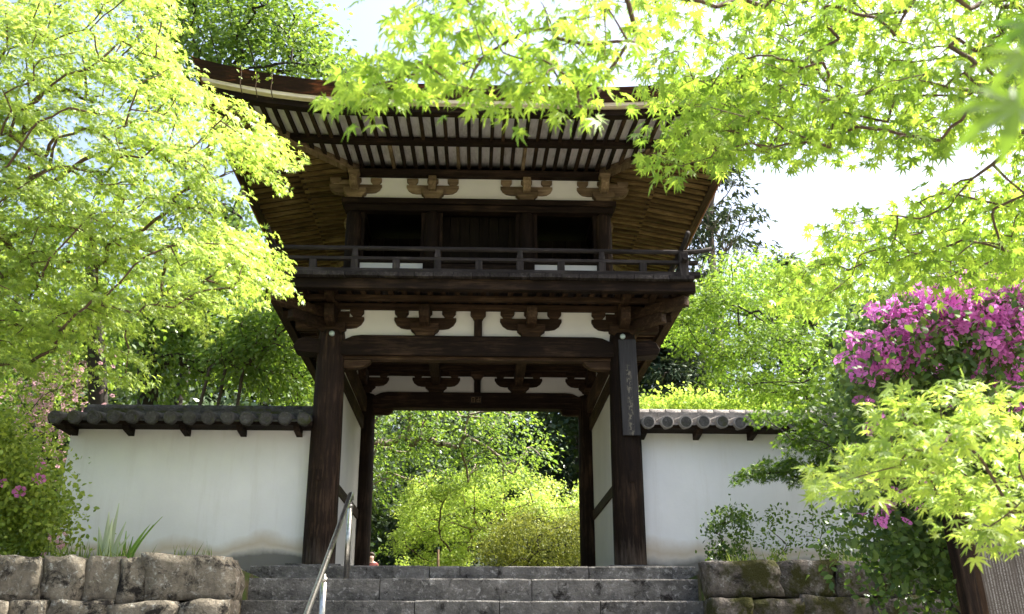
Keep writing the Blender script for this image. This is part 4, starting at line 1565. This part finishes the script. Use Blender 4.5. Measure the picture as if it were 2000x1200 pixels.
tree('maple_tree', 'dark shaded maple bough hanging before the right garden wall', 'tree', trE, [.09, .08, .06, .05], pE, .17, 52, .044, T_MID, 'mapled', 'darkbark', 'maple trees', droop=.35, flat=.14, twig=.005)


# ------------------------------------------------------------------ azaleas
def flower_mesh(name, mat):
    V, F = [(0, 0, -.25)], []
    for k in range(5):
        a = 2 * math.pi * k / 5
        def P(da, r, z):
            return (math.cos(a + da) * r, math.sin(a + da) * r, z)
        b = len(V)
        V += [P(-.25, .35, .12), P(.25, .35, .12), P(-.6, .78, .3), P(.6, .78, .3), P(-.28, 1.02, .2), P(.28, 1.02, .2), P(0, .7, .2)]
        F += [(0, b, b + 1), (b, b + 2, b + 6), (b, b + 6, b + 1), (b + 1, b + 6, b + 3), (b + 2, b + 4, b + 6), (b + 6, b + 5, b + 3), (b + 4, b + 5, b + 6)]
    me = bpy.data.meshes.new(name)
    me.from_pydata(V, [], F)
    me.materials.append(M[mat])
    me.attributes.new('rnd', 'FLOAT', 'FACE')
    return me


FL = flower_mesh('flower', 'petal')
FV = np.array([v.co[:] for v in FL.vertices])
FF = [tuple(p.vertices) for p in FL.polygons]
FLP = flower_mesh('flower_pink', 'pinkpetal')


def shrub(name, label, base, pads, Rad, per, size, mat, flowers=(), fsize=.042, fme=None, rest=None, bark='darkbark', group='azalea shrubs', outc=None, cat='shrub', twig=.006):
    root = thing(name, label, cat, tuple(base), group)
    off = np.array(base, float)
    pads = np.asarray(pads)
    c = pads.mean(0) if outc is None else np.array(outc)
    n0 = unit(unit(pads - c) + np.array([0, 0, .5]))
    N = len(pads) * per
    pos = np.repeat(pads, per, 0) + rng.normal(size=(N, 3)) * Rad * .55
    d = np.repeat(n0, per, 0) * .5 + rng.normal(size=(N, 3)) * .75
    n = np.repeat(n0, per, 0) + rng.normal(size=(N, 3)) * .5
    s = size * (.7 + .6 * rng.random(N))
    link('foliage', leaf_mesh('foliage', pos - off, d, n, s, T_BROAD, mat), None, root)
    sub = pads[rng.permutation(len(pads))[:max(6, len(pads) // 4)]]
    g = skeleton([off, off * .6 + c * .4 - np.array([0, 0, .1])], [.05, .035], sub, twig)
    me = bpy.data.meshes.new('stem')
    me.from_pydata([tuple(np.array(v) - off) for v in g.v], [], g.f)
    link('stem', me, M[bark], root)
    for p, nn in flowers:
        o = bpy.data.objects.new('flower', fme or FL)
        col.objects.link(o)
        o.parent = root
        o.location = Vector(np.array(p) - off)
        o.rotation_mode = 'QUATERNION'
        q = Vector(nn).to_track_quat('Z', 'Y')
        o.rotation_quaternion = q @ Matrix.Rotation(random.uniform(0, 6), 3, 'Z').to_quaternion()
        k = fsize * random.uniform(.8, 1.15)
        o.scale = (k, k, k * random.uniform(.8, 1.6))
    if rest is not None and len(rest):
        rp = np.array([a for a, b in rest])
        rn = unit(np.array([b for a, b in rest]) + rng.normal(size=(len(rest), 3)) * .2)
        rd = rng.normal(size=rp.shape)
        rm = leaf_mesh('more_flowers', rp - off, rd, rn, np.full(len(rp), fsize), (FV, FF), 'petal')
        o = link('more_flowers', rm, None, root)
        o['kind'] = 'stuff'
    return root


# big magenta azalea on the right: a mound seen as a lens-shaped volume
polyF = [(1660, 740), (1690, 640), (1740, 585), (1850, 550), (2060, 520), (2060, 1150), (1760, 1150), (1680, 1080), (1720, 960), (1690, 860)]
pF = np.concatenate([fill(polyF, 420, 7.0, 8.3), fill([(1665, 740), (1700, 650), (1760, 590), (1880, 560), (2040, 550), (2040, 760), (1700, 800)], 46, 6.6, 6.9)])
cF = spot(1900, 860, 8.2)


def bloom(poly, n, d0, d1, center, toward=(-.25, -.8, .5)):
    P = np.array(poly, float)
    pts = fill(poly, n, d0, d1)
    out = []
    for p in pts:
        nn = unit(np.array(unit(p - center)) * .6 + np.array(toward) + rng.normal(size=3) * .35)
        out.append((p, nn))
    return out


def clusters(poly, nc, per, d0, d1, center, spread=.085):
    cs = fill(poly, nc, d0, d1)
    out = []
    for c in cs:
        for _ in range(per):
            p = c + rng.normal(size=3) * spread * np.array([1, .5, .7])
            nn = unit(unit(p - c + 1e-6) * .5 + np.array([-.2, -.75, .55]) + rng.normal(size=3) * .3)
            out.append((p, nn))
    return out


top = [(1665, 730), (1690, 645), (1740, 590), (1800, 575), (1830, 640), (1790, 700), (1720, 735)]
top2 = [(1790, 570), (1900, 545), (2040, 540), (2040, 650), (1940, 665), (1850, 640)]
fl = clusters(top, 46, 6, 6.55, 6.95, cF, .075) + clusters(top2, 58, 6, 6.55, 6.95, cF, .075)
fl += clusters([(1890, 640), (2020, 630), (2020, 790), (1930, 770)], 14, 5, 6.5, 6.7, cF, .07)
fl += clusters([(1650, 1010), (1780, 960), (1880, 960), (1850, 1010), (1700, 1010)], 6, 4, 6.7, 6.9, cF, .06)
fl += clusters([(1660, 760), (1780, 700), (2000, 660), (2000, 800), (1740, 830), (1650, 880)], 12, 3, 6.75, 7.0, cF, .07)
rng.shuffle(fl) if False else random.shuffle(fl)
shrub('azalea_bush', 'tall azalea smothered in magenta flowers on the right', (3.6, -4.4, -2.0), pF, .28, 60, .062, 'azleaf', fl[:300], .043, None, fl[300:], outc=cF)

# small leafy azalea left of the left wall
pG = fill([(-60, 850), (20, 840), (60, 900), (110, 930), (115, 1010), (95, 1080), (-60, 1085)], 110, 9.8, 10.8)
cG = spot(0, 1010, 10.8)
flG = [(spot(38, 962, 9.7), np.array([.2, -.9, .3])), (spot(80, 912, 9.9), np.array([.3, -.8, .4])), (spot(72, 935, 9.9), np.array([-.2, -.8, .4])), (spot(80, 938, 9.85), np.array([0, -.9, .2])), (spot(6, 945, 9.8), np.array([0, -.8, .3]))]
shrub('azalea_bush', 'sunlit azalea with a few pink flowers at the left end of the wall', (-5.6, -1.7, -.3), pG, .26, 95, .055, 'azbright', flG, .06, outc=cG)
# pale pink flowering twiggy shrub further back
pH = fill([(20, 760), (140, 700), (210, 735), (190, 790), (130, 860), (110, 930), (60, 880), (10, 850)], 110, 15, 17)
cH = spot(100, 850, 17)
shrub('flowering_shrub', 'twiggy shrub dusted with pale pink blossom behind the left wall end', (-8.2, 3.6, .0), pH, .3, 26, .05, 'azbright', [], .05, None, None, outc=cH, group=None)
ob = bpy.data.objects['flowering_shrub']
pts_ = [(p + rng.normal(size=3) * .2, np.array([0, -.8, .5])) for p in pH for _ in range(4)]
rp = np.array([a for a, b in pts_])
rm = leaf_mesh('blossom', rp - np.array(ob.location), rng.normal(size=rp.shape), rng.normal(size=rp.shape) * .5 + np.array([0, -.8, .5]), np.full(len(rp), .042), (FV, FF), 'pinkpetal')
o = link('blossom', rm, None, ob)
o['kind'] = 'stuff'

# leafy weeds at the foot of the right wall
wi = 0
for (bx, lo, hi_, wdt, d, mat, lab) in (
        (1425, 1000, 1105, 46, 11.0, 'azleaf', 'bushy green weed at the foot of the right wall nearest the stairs'),
        (1520, 985, 1105, 30, 11.0, 'mapled', 'sparse tall weed second from the stairs under the right wall'),
        (1590, 1000, 1105, 34, 11.0, 'mapled', 'sparse leafy weed third from the stairs under the right wall'),
        (1660, 1040, 1110, 40, 10.8, 'azleaf', 'low weed beside the azalea under the right wall')):
    pads = fill([(bx - wdt * .6, hi_), (bx - wdt, (lo + hi_) / 2), (bx - wdt * .7, lo + 8), (bx, lo - 5), (bx + wdt * .8, lo + 8), (bx + wdt, (lo + hi_) / 2), (bx + wdt * .6, hi_)], 46 if wi == 0 else 20, d - .2, d + .2)
    b = spot(bx, 1112, d)
    b[2] = -.13
    shrub('weed', lab, b, pads, .10, 30 if wi == 0 else 16, .045, mat, outc=b, group='weeds under the right wall', bark='bark', cat='plant', twig=.003)
    wi += 1


# ------------------------------------------------------------------ iris clumps, grass, small pink flowers on the left ledge
def blade(x, h, lean, wd, z0=0):
    g = G()
    n = 6
    for i in range(n + 1):
        t = i / n
        cx = x + lean * t ** 1.6
        zz = z0 + h * t
        ww = 1.25 * wd * (1 - t ** 2.2) * (.55 + .45 * min(1, t * 4)) / 2 + .001
        g.v += [(cx - ww, 0, zz), (cx, -.008, zz), (cx + ww, 0, zz)]
    for i in range(n):
        b = i * 3
        g.f += [(b, b + 1, b + 4, b + 3), (b + 1, b + 2, b + 5, b + 4)]
    return g


for (x0, mat, lab, bl) in ((208, 'irispale', 'iris clump coloured sunlit pale standing upright on the left ledge', [(-.02, .52, -.01, .06), (.02, .60, .05, .06), (.05, .42, .12, .06), (-.05, .38, -.06, .055), (0, .46, .02, .06), (.06, .3, .16, .05)]),
                           (240, 'iris', 'green iris clump leaning right on the left ledge', [(0, .34, .0, .035), (.04, .42, .18, .035), (.06, .46, .33, .035), (.02, .30, .10, .035), (-.03, .24, -.02, .03), (.08, .38, .26, .03), (.05, .28, .05, .03)])):
    b = spot(x0, 1088, 9.75)
    b[2] = -.12
    root = thing('iris_plant', lab, 'plant', tuple(b))
    for k, (dx, h, ln, wd) in enumerate(bl):
        o = part('blade', blade(dx, h, ln, wd), mat, root)
        o.location = (0, random.uniform(-.04, .04), 0)
        o.rotation_euler = (0, 0, random.uniform(-.5, .5))
b = spot(100, 1085, 9.7)
b[2] = -.13
root = thing('wildflower', 'small wildflower with pale pink heads at the left end of the ledge', 'plant', tuple(b))
for k in range(9):
    x, h = random.uniform(-.08, .12), random.uniform(.12, .34)
    st = part('stem', G().tube([(x * .4, 0, 0), (x * .8, .01, h * .6), (x, 0, h)], [.004, .003, .002], 5), 'grass', root)
    for q in range(3):
        o = bpy.data.objects.new('flower_head', FLP)
        col.objects.link(o)
        o.parent = root
        o.location = (x + random.uniform(-.02, .02), random.uniform(-.02, .02), h + random.uniform(-.03, .02))
        o.scale = (.016,) * 3
        o.rotation_euler = (R(70), 0, random.uniform(-1, 1))
# grass along both ledges
N = 5200
gx = np.concatenate([rng.uniform(-5.6, -2.4, 2600), rng.uniform(2.4, 6.0, 2600)])
gy = np.where(rng.random(N) < .5, rng.uniform(-2.15, -1.85, N), rng.uniform(-1.85, -.1, N))
dens = np.sin(gx * 5 + 1) + np.sin(gx * 11 + gy * 3) + rng.normal(size=N)
k = dens > .1
gp = np.stack([gx, gy, np.full(N, -.14)], -1)[k]
gd = rng.normal(size=gp.shape) * .35 + np.array([0, 0, 1])
gmh = leaf_mesh('ledge_grass', gp, gd, rng.normal(size=gp.shape) + np.array([0, -1, 0]), rng.uniform(.05, .14, len(gp)) + .20 * np.clip((-gp[:, 1] - 1.7) * 3, 0, 1) * rng.random(len(gp)) ** 2, (np.array([(-.03, 0, 0), (.03, 0, 0), (-.02, .5, .02), (.02, .5, .02), (0, 1, .1)], float), [(0, 1, 3), (0, 3, 2), (2, 3, 4)]), 'grass')
go_ = link('ledge_grass', gmh, None)
go_['kind'] = 'stuff'
tag(go_, 'short grass and weeds growing along the ledges above the stone walls', 'grass')

# ------------------------------------------------------------------ seen through the gate: garden trees, clipped shrub, visitor
tr = [(-5.2, 9.5, .1), (-5.0, 9.4, 1.6), (-4.5, 9.2, 2.8), (-3.9, 9.1, 3.6)]
pI = fill([(640, 760), (1000, 780), (1060, 830), (1075, 880), (1000, 940), (880, 950), (780, 960), (640, 980)], 120, 20.3, 22)
tree('cherry_tree', 'broad leaved tree with long bare lit branches seen through the gate at upper left', 'tree', tr, [.2, .17, .13, .09], pI, .42, 62, .085, T_BROAD, 'broad', 'palebark', droop=.3, flat=.3, twig=.012, pull=.15)
tr = [(.9, 10.5, .15), (.85, 10.5, .8), (.7, 10.4, 1.4), (.5, 10.3, 1.8)]
pJ = fill([(770, 1060), (790, 1000), (780, 950), (850, 930), (950, 900), (1060, 935), (1120, 940), (1160, 930), (1160, 1010), (1000, 1010), (930, 1060), (900, 1110), (780, 1105)], 150, 21, 23.5)
tree('maple_tree', 'low spreading yellow green maple framed in the gate opening', 'tree', tr, [.1, .09, .07, .05], pJ, .32, 150, .05, T_FAR, 'maple', 'redbark', 'maple trees', droop=.35, flat=.2)
pK = fill([(935, 1100), (940, 1060), (980, 1020), (1050, 1003), (1160, 1010), (1180, 1115), (935, 1115)], 230, 18.6, 19.8)
shrub('clipped_shrub', 'rounded clipped azalea mound at the lower right of the gate opening', (1.3, 7.2, .08), pK, .18, 70, .045, 'clip', outc=spot(1060, 1120, 19.5), group=None)
b = spot(855, 1103, 19.0)
tag(part('stake', G().tube([(0, 0, 0), (.01, 0, .5), (.0, 0, .98)], [.03, .028, .022], 8), 'tan_z', None, smooth=True), 'thin pale support stake standing under the low maple', 'stake').location = (b[0], b[1], .1)


def person(loc):
    """visitor walking towards the gate"""
    root = thing('person', 'visitor with brown hair and dull red top just beyond the top step', 'person', loc)
    P = [(0, 0, .95), (0, 0, 1.15), (0, .01, 1.36), (0, 0, 1.46), (0, -.015, 1.54), (0, -.01, 1.63),
         (.17, .01, 1.38), (.23, .02, 1.13), (.22, -.08, .90), (.21, -.11, .82), (-.17, .01, 1.38), (-.23, .02, 1.13), (-.22, -.06, .90), (-.21, -.1, .82),
         (.09, 0, .90), (.10, -.04, .5), (.10, .03, .09), (.10, -.12, .03), (-.09, 0, .90), (-.10, .05, .5), (-.10, .16, .09), (-.10, .02, .03)]
    E_ = [(0, 1), (1, 2), (2, 3), (3, 4), (4, 5), (2, 6), (6, 7), (7, 8), (8, 9), (2, 10), (10, 11), (11, 12), (12, 13), (0, 14), (14, 15), (15, 16), (16, 17), (0, 18), (18, 19), (19, 20), (20, 21)]
    rad = [.15, .14, .15, .055, .085, .085, .065, .048, .038, .03, .065, .048, .038, .03, .095, .062, .045, .035, .095, .062, .045, .035]
    me = bpy.data.meshes.new('body')
    me.from_pydata(P, E_, [])
    o = bpy.data.objects.new('body', me)
    col.objects.link(o)
    o.parent = root
    sm = o.modifiers.new('skin', 'SKIN')
    for v, r_ in zip(me.skin_vertices[0].data, rad):
        v.radius = (r_, r_ * .8)
    me.skin_vertices[0].data[0].use_root = True
    ss = o.modifiers.new('sub', 'SUBSURF')
    ss.levels = ss.render_levels = 2
    dg = bpy.context.evaluated_depsgraph_get()
    m2 = bpy.data.meshes.new_from_object(o.evaluated_get(dg))
    o.modifiers.clear()
    o.data = m2
    m2.materials.clear()
    m2.materials.append(M['skin'])
    m2.materials.append(M['cloth'])
    m2.materials.append(M['hair'])
    for p in m2.polygons:
        z, xx = p.center.z, abs(p.center.x)
        p.material_index = 1 if (.93 < z < 1.42 and not (xx > .15 and z < 1.12)) else 2 if z <= .93 and xx < .19 else 0
        p.use_smooth = True
    # hair
    bm = bmesh.new()
    bmesh.ops.create_uvsphere(bm, u_segments=16, v_segments=10, radius=.108)
    for v in bm.verts:
        v.co.z *= 1.15
        if v.co.y < -.03 and v.co.z < .055:
            v.co.y = -.03
        if v.co.z < -.06:
            v.co.x *= .8
    hm = bpy.data.meshes.new('hair')
    bm.to_mesh(hm)
    bm.free()
    h = link('hair', hm, M['hair'], root, 0, True)
    h.location = (0, .01, 1.60)
    for s in (-1, 1):
        e = part('eye', G().tube([(0, 0, 0), (0, -.012, 0)], [.013, .006], 8), 'hair', root)
        e.location = (s * .034, -.092, 1.60)
    nz = part('nose', G().block(0, 0, 0, .05, .035, .014, .05, .014, .8), 'skin', root)
    nz.location = (0, -.095, 1.555)
    return root


p = spot(725, 1092, 29.5)
person((p[0], p[1], p[2] - 1.53))

# ------------------------------------------------------------------ trees behind the walls
tr = [(-6.5, 9.0, .1), (-6.4, 9.0, 3), (-6.0, 9.0, 6), (-5.6, 9.0, 8), (-5.2, 9, 9.5)]
pL = fill([(300, -60), (580, -60), (560, 15), (620, 25), (632, 60), (590, 75), (600, 95), (650, 105), (690, 150), (640, 170), (400, 175), (330, 230), (260, 150)], 150, 21, 24)
tree('zelkova_tree', 'tall fresh green broadleaf tree rising behind the left end of the gate roof', 'tree', tr, [.10, .10, .09, .08, .06], np.concatenate([pL, fill([(330, 300), (440, 350), (500, 430), (500, 500), (400, 520), (330, 430)], 26, 20, 22)]), .6, 85, .13, T_BROAD, 'broad', 'darkbark', droop=.5, flat=.35, twig=.012)
tr = [(-8.3, 6.0, .1), (-8.3, 6.0, 1.8), (-8.1, 6.0, 3.4), (-7.6, 6.1, 5)]
pM = fill([(250, 560), (420, 470), (560, 560), (640, 690), (640, 800), (540, 800), (500, 720), (380, 740), (300, 760), (240, 700)], 230, 18, 21.5)
tree('broadleaf_tree', 'shaded green tree filling the gap between left maple and gate column', 'tree', px([(289, 800), (288, 720), (287, 640), (300, 540)], 19.0), [.2, .19, .17, .12], pM, .5, 80, .11, T_BROAD, 'broad', 'darkbark', droop=.45, flat=.4, twig=.009)
for k, (a, b, c, lab) in enumerate((((330, 800), (410, 720), (505, 640), 'thin leaning grey stem behind the left wall nearest the dark trunk'), ((390, 800), (440, 720), (500, 670), 'thin leaning grey stem second from the dark trunk behind the left wall'), ((440, 800), (475, 720), (560, 640), 'thin leaning grey stem nearest the gate column behind the left wall'))):
    pts = px([a, b, c], 17.5)
    pn = fill([(c[0] - 90, c[1] + 20), (c[0] - 30, c[1] - 60), (c[0] + 70, c[1] - 30), (c[0] + 70, c[1] + 60), (c[0], c[1] + 80)], 20, 17, 18.2)
    pts[0][2] = .1
    tree('sapling', lab, 'tree', pts, [.035, .03, .022], pn, .4, 60, .10, T_BROAD, 'broad', 'bark', 'leaning saplings', droop=.4, flat=.35)
tr = px([(192, 800), (190, 720), (185, 600), (170, 420)], 15.5)
pO = fill([(-60, 380), (200, 330), (330, 420), (300, 640), (180, 700), (-60, 740)], 90, 14.5, 17.5)
tree('broadleaf_tree', 'dark trunked broadleaf tree half hidden behind the bright left maple', 'tree', tr, [.15, .14, .11, .07], pO, .55, 60, .10, T_BROAD, 'broad', 'darkbark', droop=.4, flat=.35)

# low sunny hedge behind the right wall
pP = fill([(1230, 820), (1240, 785), (1300, 780), (1360, 772), (1400, 782), (1480, 790), (1560, 800), (1560, 830)], 110, 17.5, 18.6)
shrub('hedge', 'low sunlit yellow green hedge just above the right wall tiles', (4.8, 6.0, .1), pP, .22, 60, .075, 'maple', outc=spot(1380, 850, 18), group=None, cat='hedge')


# conifers
def conifer(label, base, h, spread, dens=1.0, first=.25):
    z = np.linspace(first, .98, int(26 * dens))
    pads, nn = [], []
    for q in z:
        Rr = spread * (1 - q) ** .7 * random.uniform(.75, 1.2)
        for a in range(5):
            t = random.uniform(0, 2 * math.pi)
            for f in (.35, .65, 1.0):
                pads.append(np.array(base) + np.array([math.cos(t) * Rr * f, math.sin(t) * Rr * f, h * q - Rr * f * .25 + random.uniform(-.2, .2)]))
    trunk = [np.array(base) + np.array([0, 0, h * q]) for q in np.linspace(0, 1, 9)]
    tree('conifer_tree', label, 'tree', trunk, [.32 * (1 - q * .92) for q in np.linspace(0, 1, 9)], np.array(pads), .55, 22, .42, T_NEEDLE, 'conifer', 'palebark', 'conifers behind the gate', droop=.15, flat=.15, tiltout=.2, twig=.02, pull=.9)


b = spot(1390, 480, 44)
conifer('tall thin conifer against the sky right of the gate roof', (b[0], b[1], ground_z(b[0], b[1]) - .3), 18.5 + 5 - float(ground_z(b[0], b[1])), 6.0, .8)
b = spot(1528, 520, 48)
conifer('dark conifer top seen between the maples on the right', (b[0], b[1], ground_z(b[0], b[1]) - .3), 12.6 + 5 - float(ground_z(b[0], b[1])), 3.2, .8)
b = spot(1306, 700, 34)
conifer('pale trunked cedar standing close right of the signboard column', (b[0], b[1], ground_z(b[0], b[1]) - .3), 11.5, 3.2, .9, .45)

# wooded slope: four kinds of tree copied over the hill
protos = []
for k, (mat, hh, rr_, lab) in enumerate((('ever', 7.5, 3.0, ''), ('broad', 7.0, 3.2, ''), ('ever', 9.0, 2.6, ''), ('mapled', 5.5, 2.8, ''))):
    n = 64
    v = unit(rng.normal(size=(n, 3))) * (rng.random((n, 1)) ** .4)
    pads = v * np.array([rr_, rr_, hh * .36]) + np.array([0, 0, hh * .62])
    protos.append((mat, pads, hh))
wood_spots = [(-22, 30, 0), (-16, 27, 2), (-11, 31, 0), (-6.5, 27, 3), (-2.5, 33, 2), (1.5, 30, 0), (5, 27, 0), (8.5, 29, 2), (12, 26, 1), (16, 30, 0), (21, 28, 2),
              (-26, 44, 2), (-19, 42, 1), (-13, 45, 0), (-7, 41, 2), (-1, 46, 0), (5, 42, 2), (11, 45, 0), (17, 42, 1), (23, 46, 2), (29, 38, 0), (-31, 36, 1),
              (-14, 17, 1), (-18, 20, 0), (-11.5, 20.5, 3), (12.5, 18, 0), (17, 17, 3), (9.5, 21.5, 0), (-2, 24.5, 0), (3.5, 23, 2), (-5.5, 22, 0), (-8.5, 14, 0), (-12, 12, 1), (-7.5, 16.5, 0), (-10, 17, 2), (-13, 15, 0), (-5.6, 18, 2)]
kinds = ['dark evergreen tree', 'mid green broadleaf tree', 'tall dark evergreen tree', 'low fresh green tree']
forest_label, same = {}, {}
for i, (x, y, k) in enumerate(wood_spots):
    same.setdefault('%s on the wooded slope %s, %s row' % (kinds[k], 'behind the left wall' if x < -3.5 else 'behind the right wall' if x > 4 else 'seen through the gate', 'front' if y < 25 else 'middle' if y < 36 else 'back'), []).append((x / (y + 12), i))
for lab, lst in same.items():
    lst.sort()
    words = [''] if len(lst) == 1 else ['leftmost '] + [w + ' from left ' for w in ('second', 'third', 'fourth', 'fifth', 'sixth')][:len(lst) - 2] + ['rightmost ']
    for wd, (_, i) in zip(words, lst):
        forest_label[i] = wd + lab
crown_me, trunk_me = {}, {}
for i, (x, y, k) in enumerate(wood_spots):
    mat, pads, hh = protos[k]
    z = float(ground_z(x, y)) - .3
    pr = spot(1000, 600, 1)
    v = np.array([x, y, z + hh * .6]) - CAM
    sx_ = 1000 + FPX * (v @ RT) / (v @ FW)
    root = thing('forest_tree', forest_label[i], 'tree', (x, y, z), 'trees on the wooded slope')
    if k not in crown_me:
        outv = unit(pads - np.array([0, 0, hh * .5]))
        n0 = unit(outv + np.array([0, 0, .8]))
        pos, d, n, s = pad_leaves(pads, .75, 120, .2, n0, outv, .3, .35, .6)
        crown_me[k] = leaf_mesh('crown', pos, d, n, s, T_DIA, mat)
        g = skeleton([np.array([0, 0, hh * q]) for q in (0, .2, .4, .6, .8)], [.13, .12, .1, .08, .05], pads, .010)
        me = bpy.data.meshes.new('trunk')
        me.from_pydata(g.v, [], g.f)
        trunk_me[k] = me
    c = link('crown', crown_me[k], None, root)
    t = link('trunk', trunk_me[k], M['bark'], root)
    root.rotation_euler = (0, 0, random.uniform(0, 6.28))
    q = random.uniform(.85, 1.2)
    root.scale = (q, q, q * random.uniform(.9, 1.15))

# unseen tree added out of frame so its shade falls on the right wall
b = np.array([9.4, -1.0, -.2])
n = 110
v = unit(rng.normal(size=(n, 3))) * (rng.random((n, 1)) ** .4)
tree('added_shade_tree', 'unseen broad evergreen tree added on the right bank to shade the right garden wall', 'tree', [b, b + (0, 0, 2), b + (-.2, 0, 4), b + (-.4, 0, 5.5)], [.3, .26, .2, .12],
     v * np.array([2.3, 1.7, 2.3]) + b + np.array([-.2, .1, 6.2]), .55, 70, .14, T_BROAD, 'ever', 'bark', droop=.3, flat=.35, twig=.012)

# seedlings rooted in the bark eave
for (a, c, h, lab) in ((470, 165, .22, 'leftmost seedling sprouting from the roof edge'), (500, 172, .16, 'seedling second from the left on the roof edge'), (530, 175, .20, 'rightmost seedling sprouting from the roof edge')):
    p = spot(a, c, 11.55)
    root = thing('roof_seedling', lab, 'plant', tuple(p), 'seedlings on the roof edge')
    part('stem', G().tube([(0, .1, -.06), (0, -.03, .0), (.01, -.05, h * .5), (0, -.05, h)], [.006, .006, .005, .003], 6), 'redbark', root)
    m = 8
    q = np.array([(random.uniform(-.03, .03), -.05, random.uniform(.25, 1) * h) for _ in range(m)])
    link('leaves', leaf_mesh('leaves', q, rng.normal(size=(m, 3)) + np.array([0, -.3, .5]), rng.normal(size=(m, 3)) + np.array([0, -1, .5]), np.full(m, .055), T_BROAD, 'azbright'), None, root)
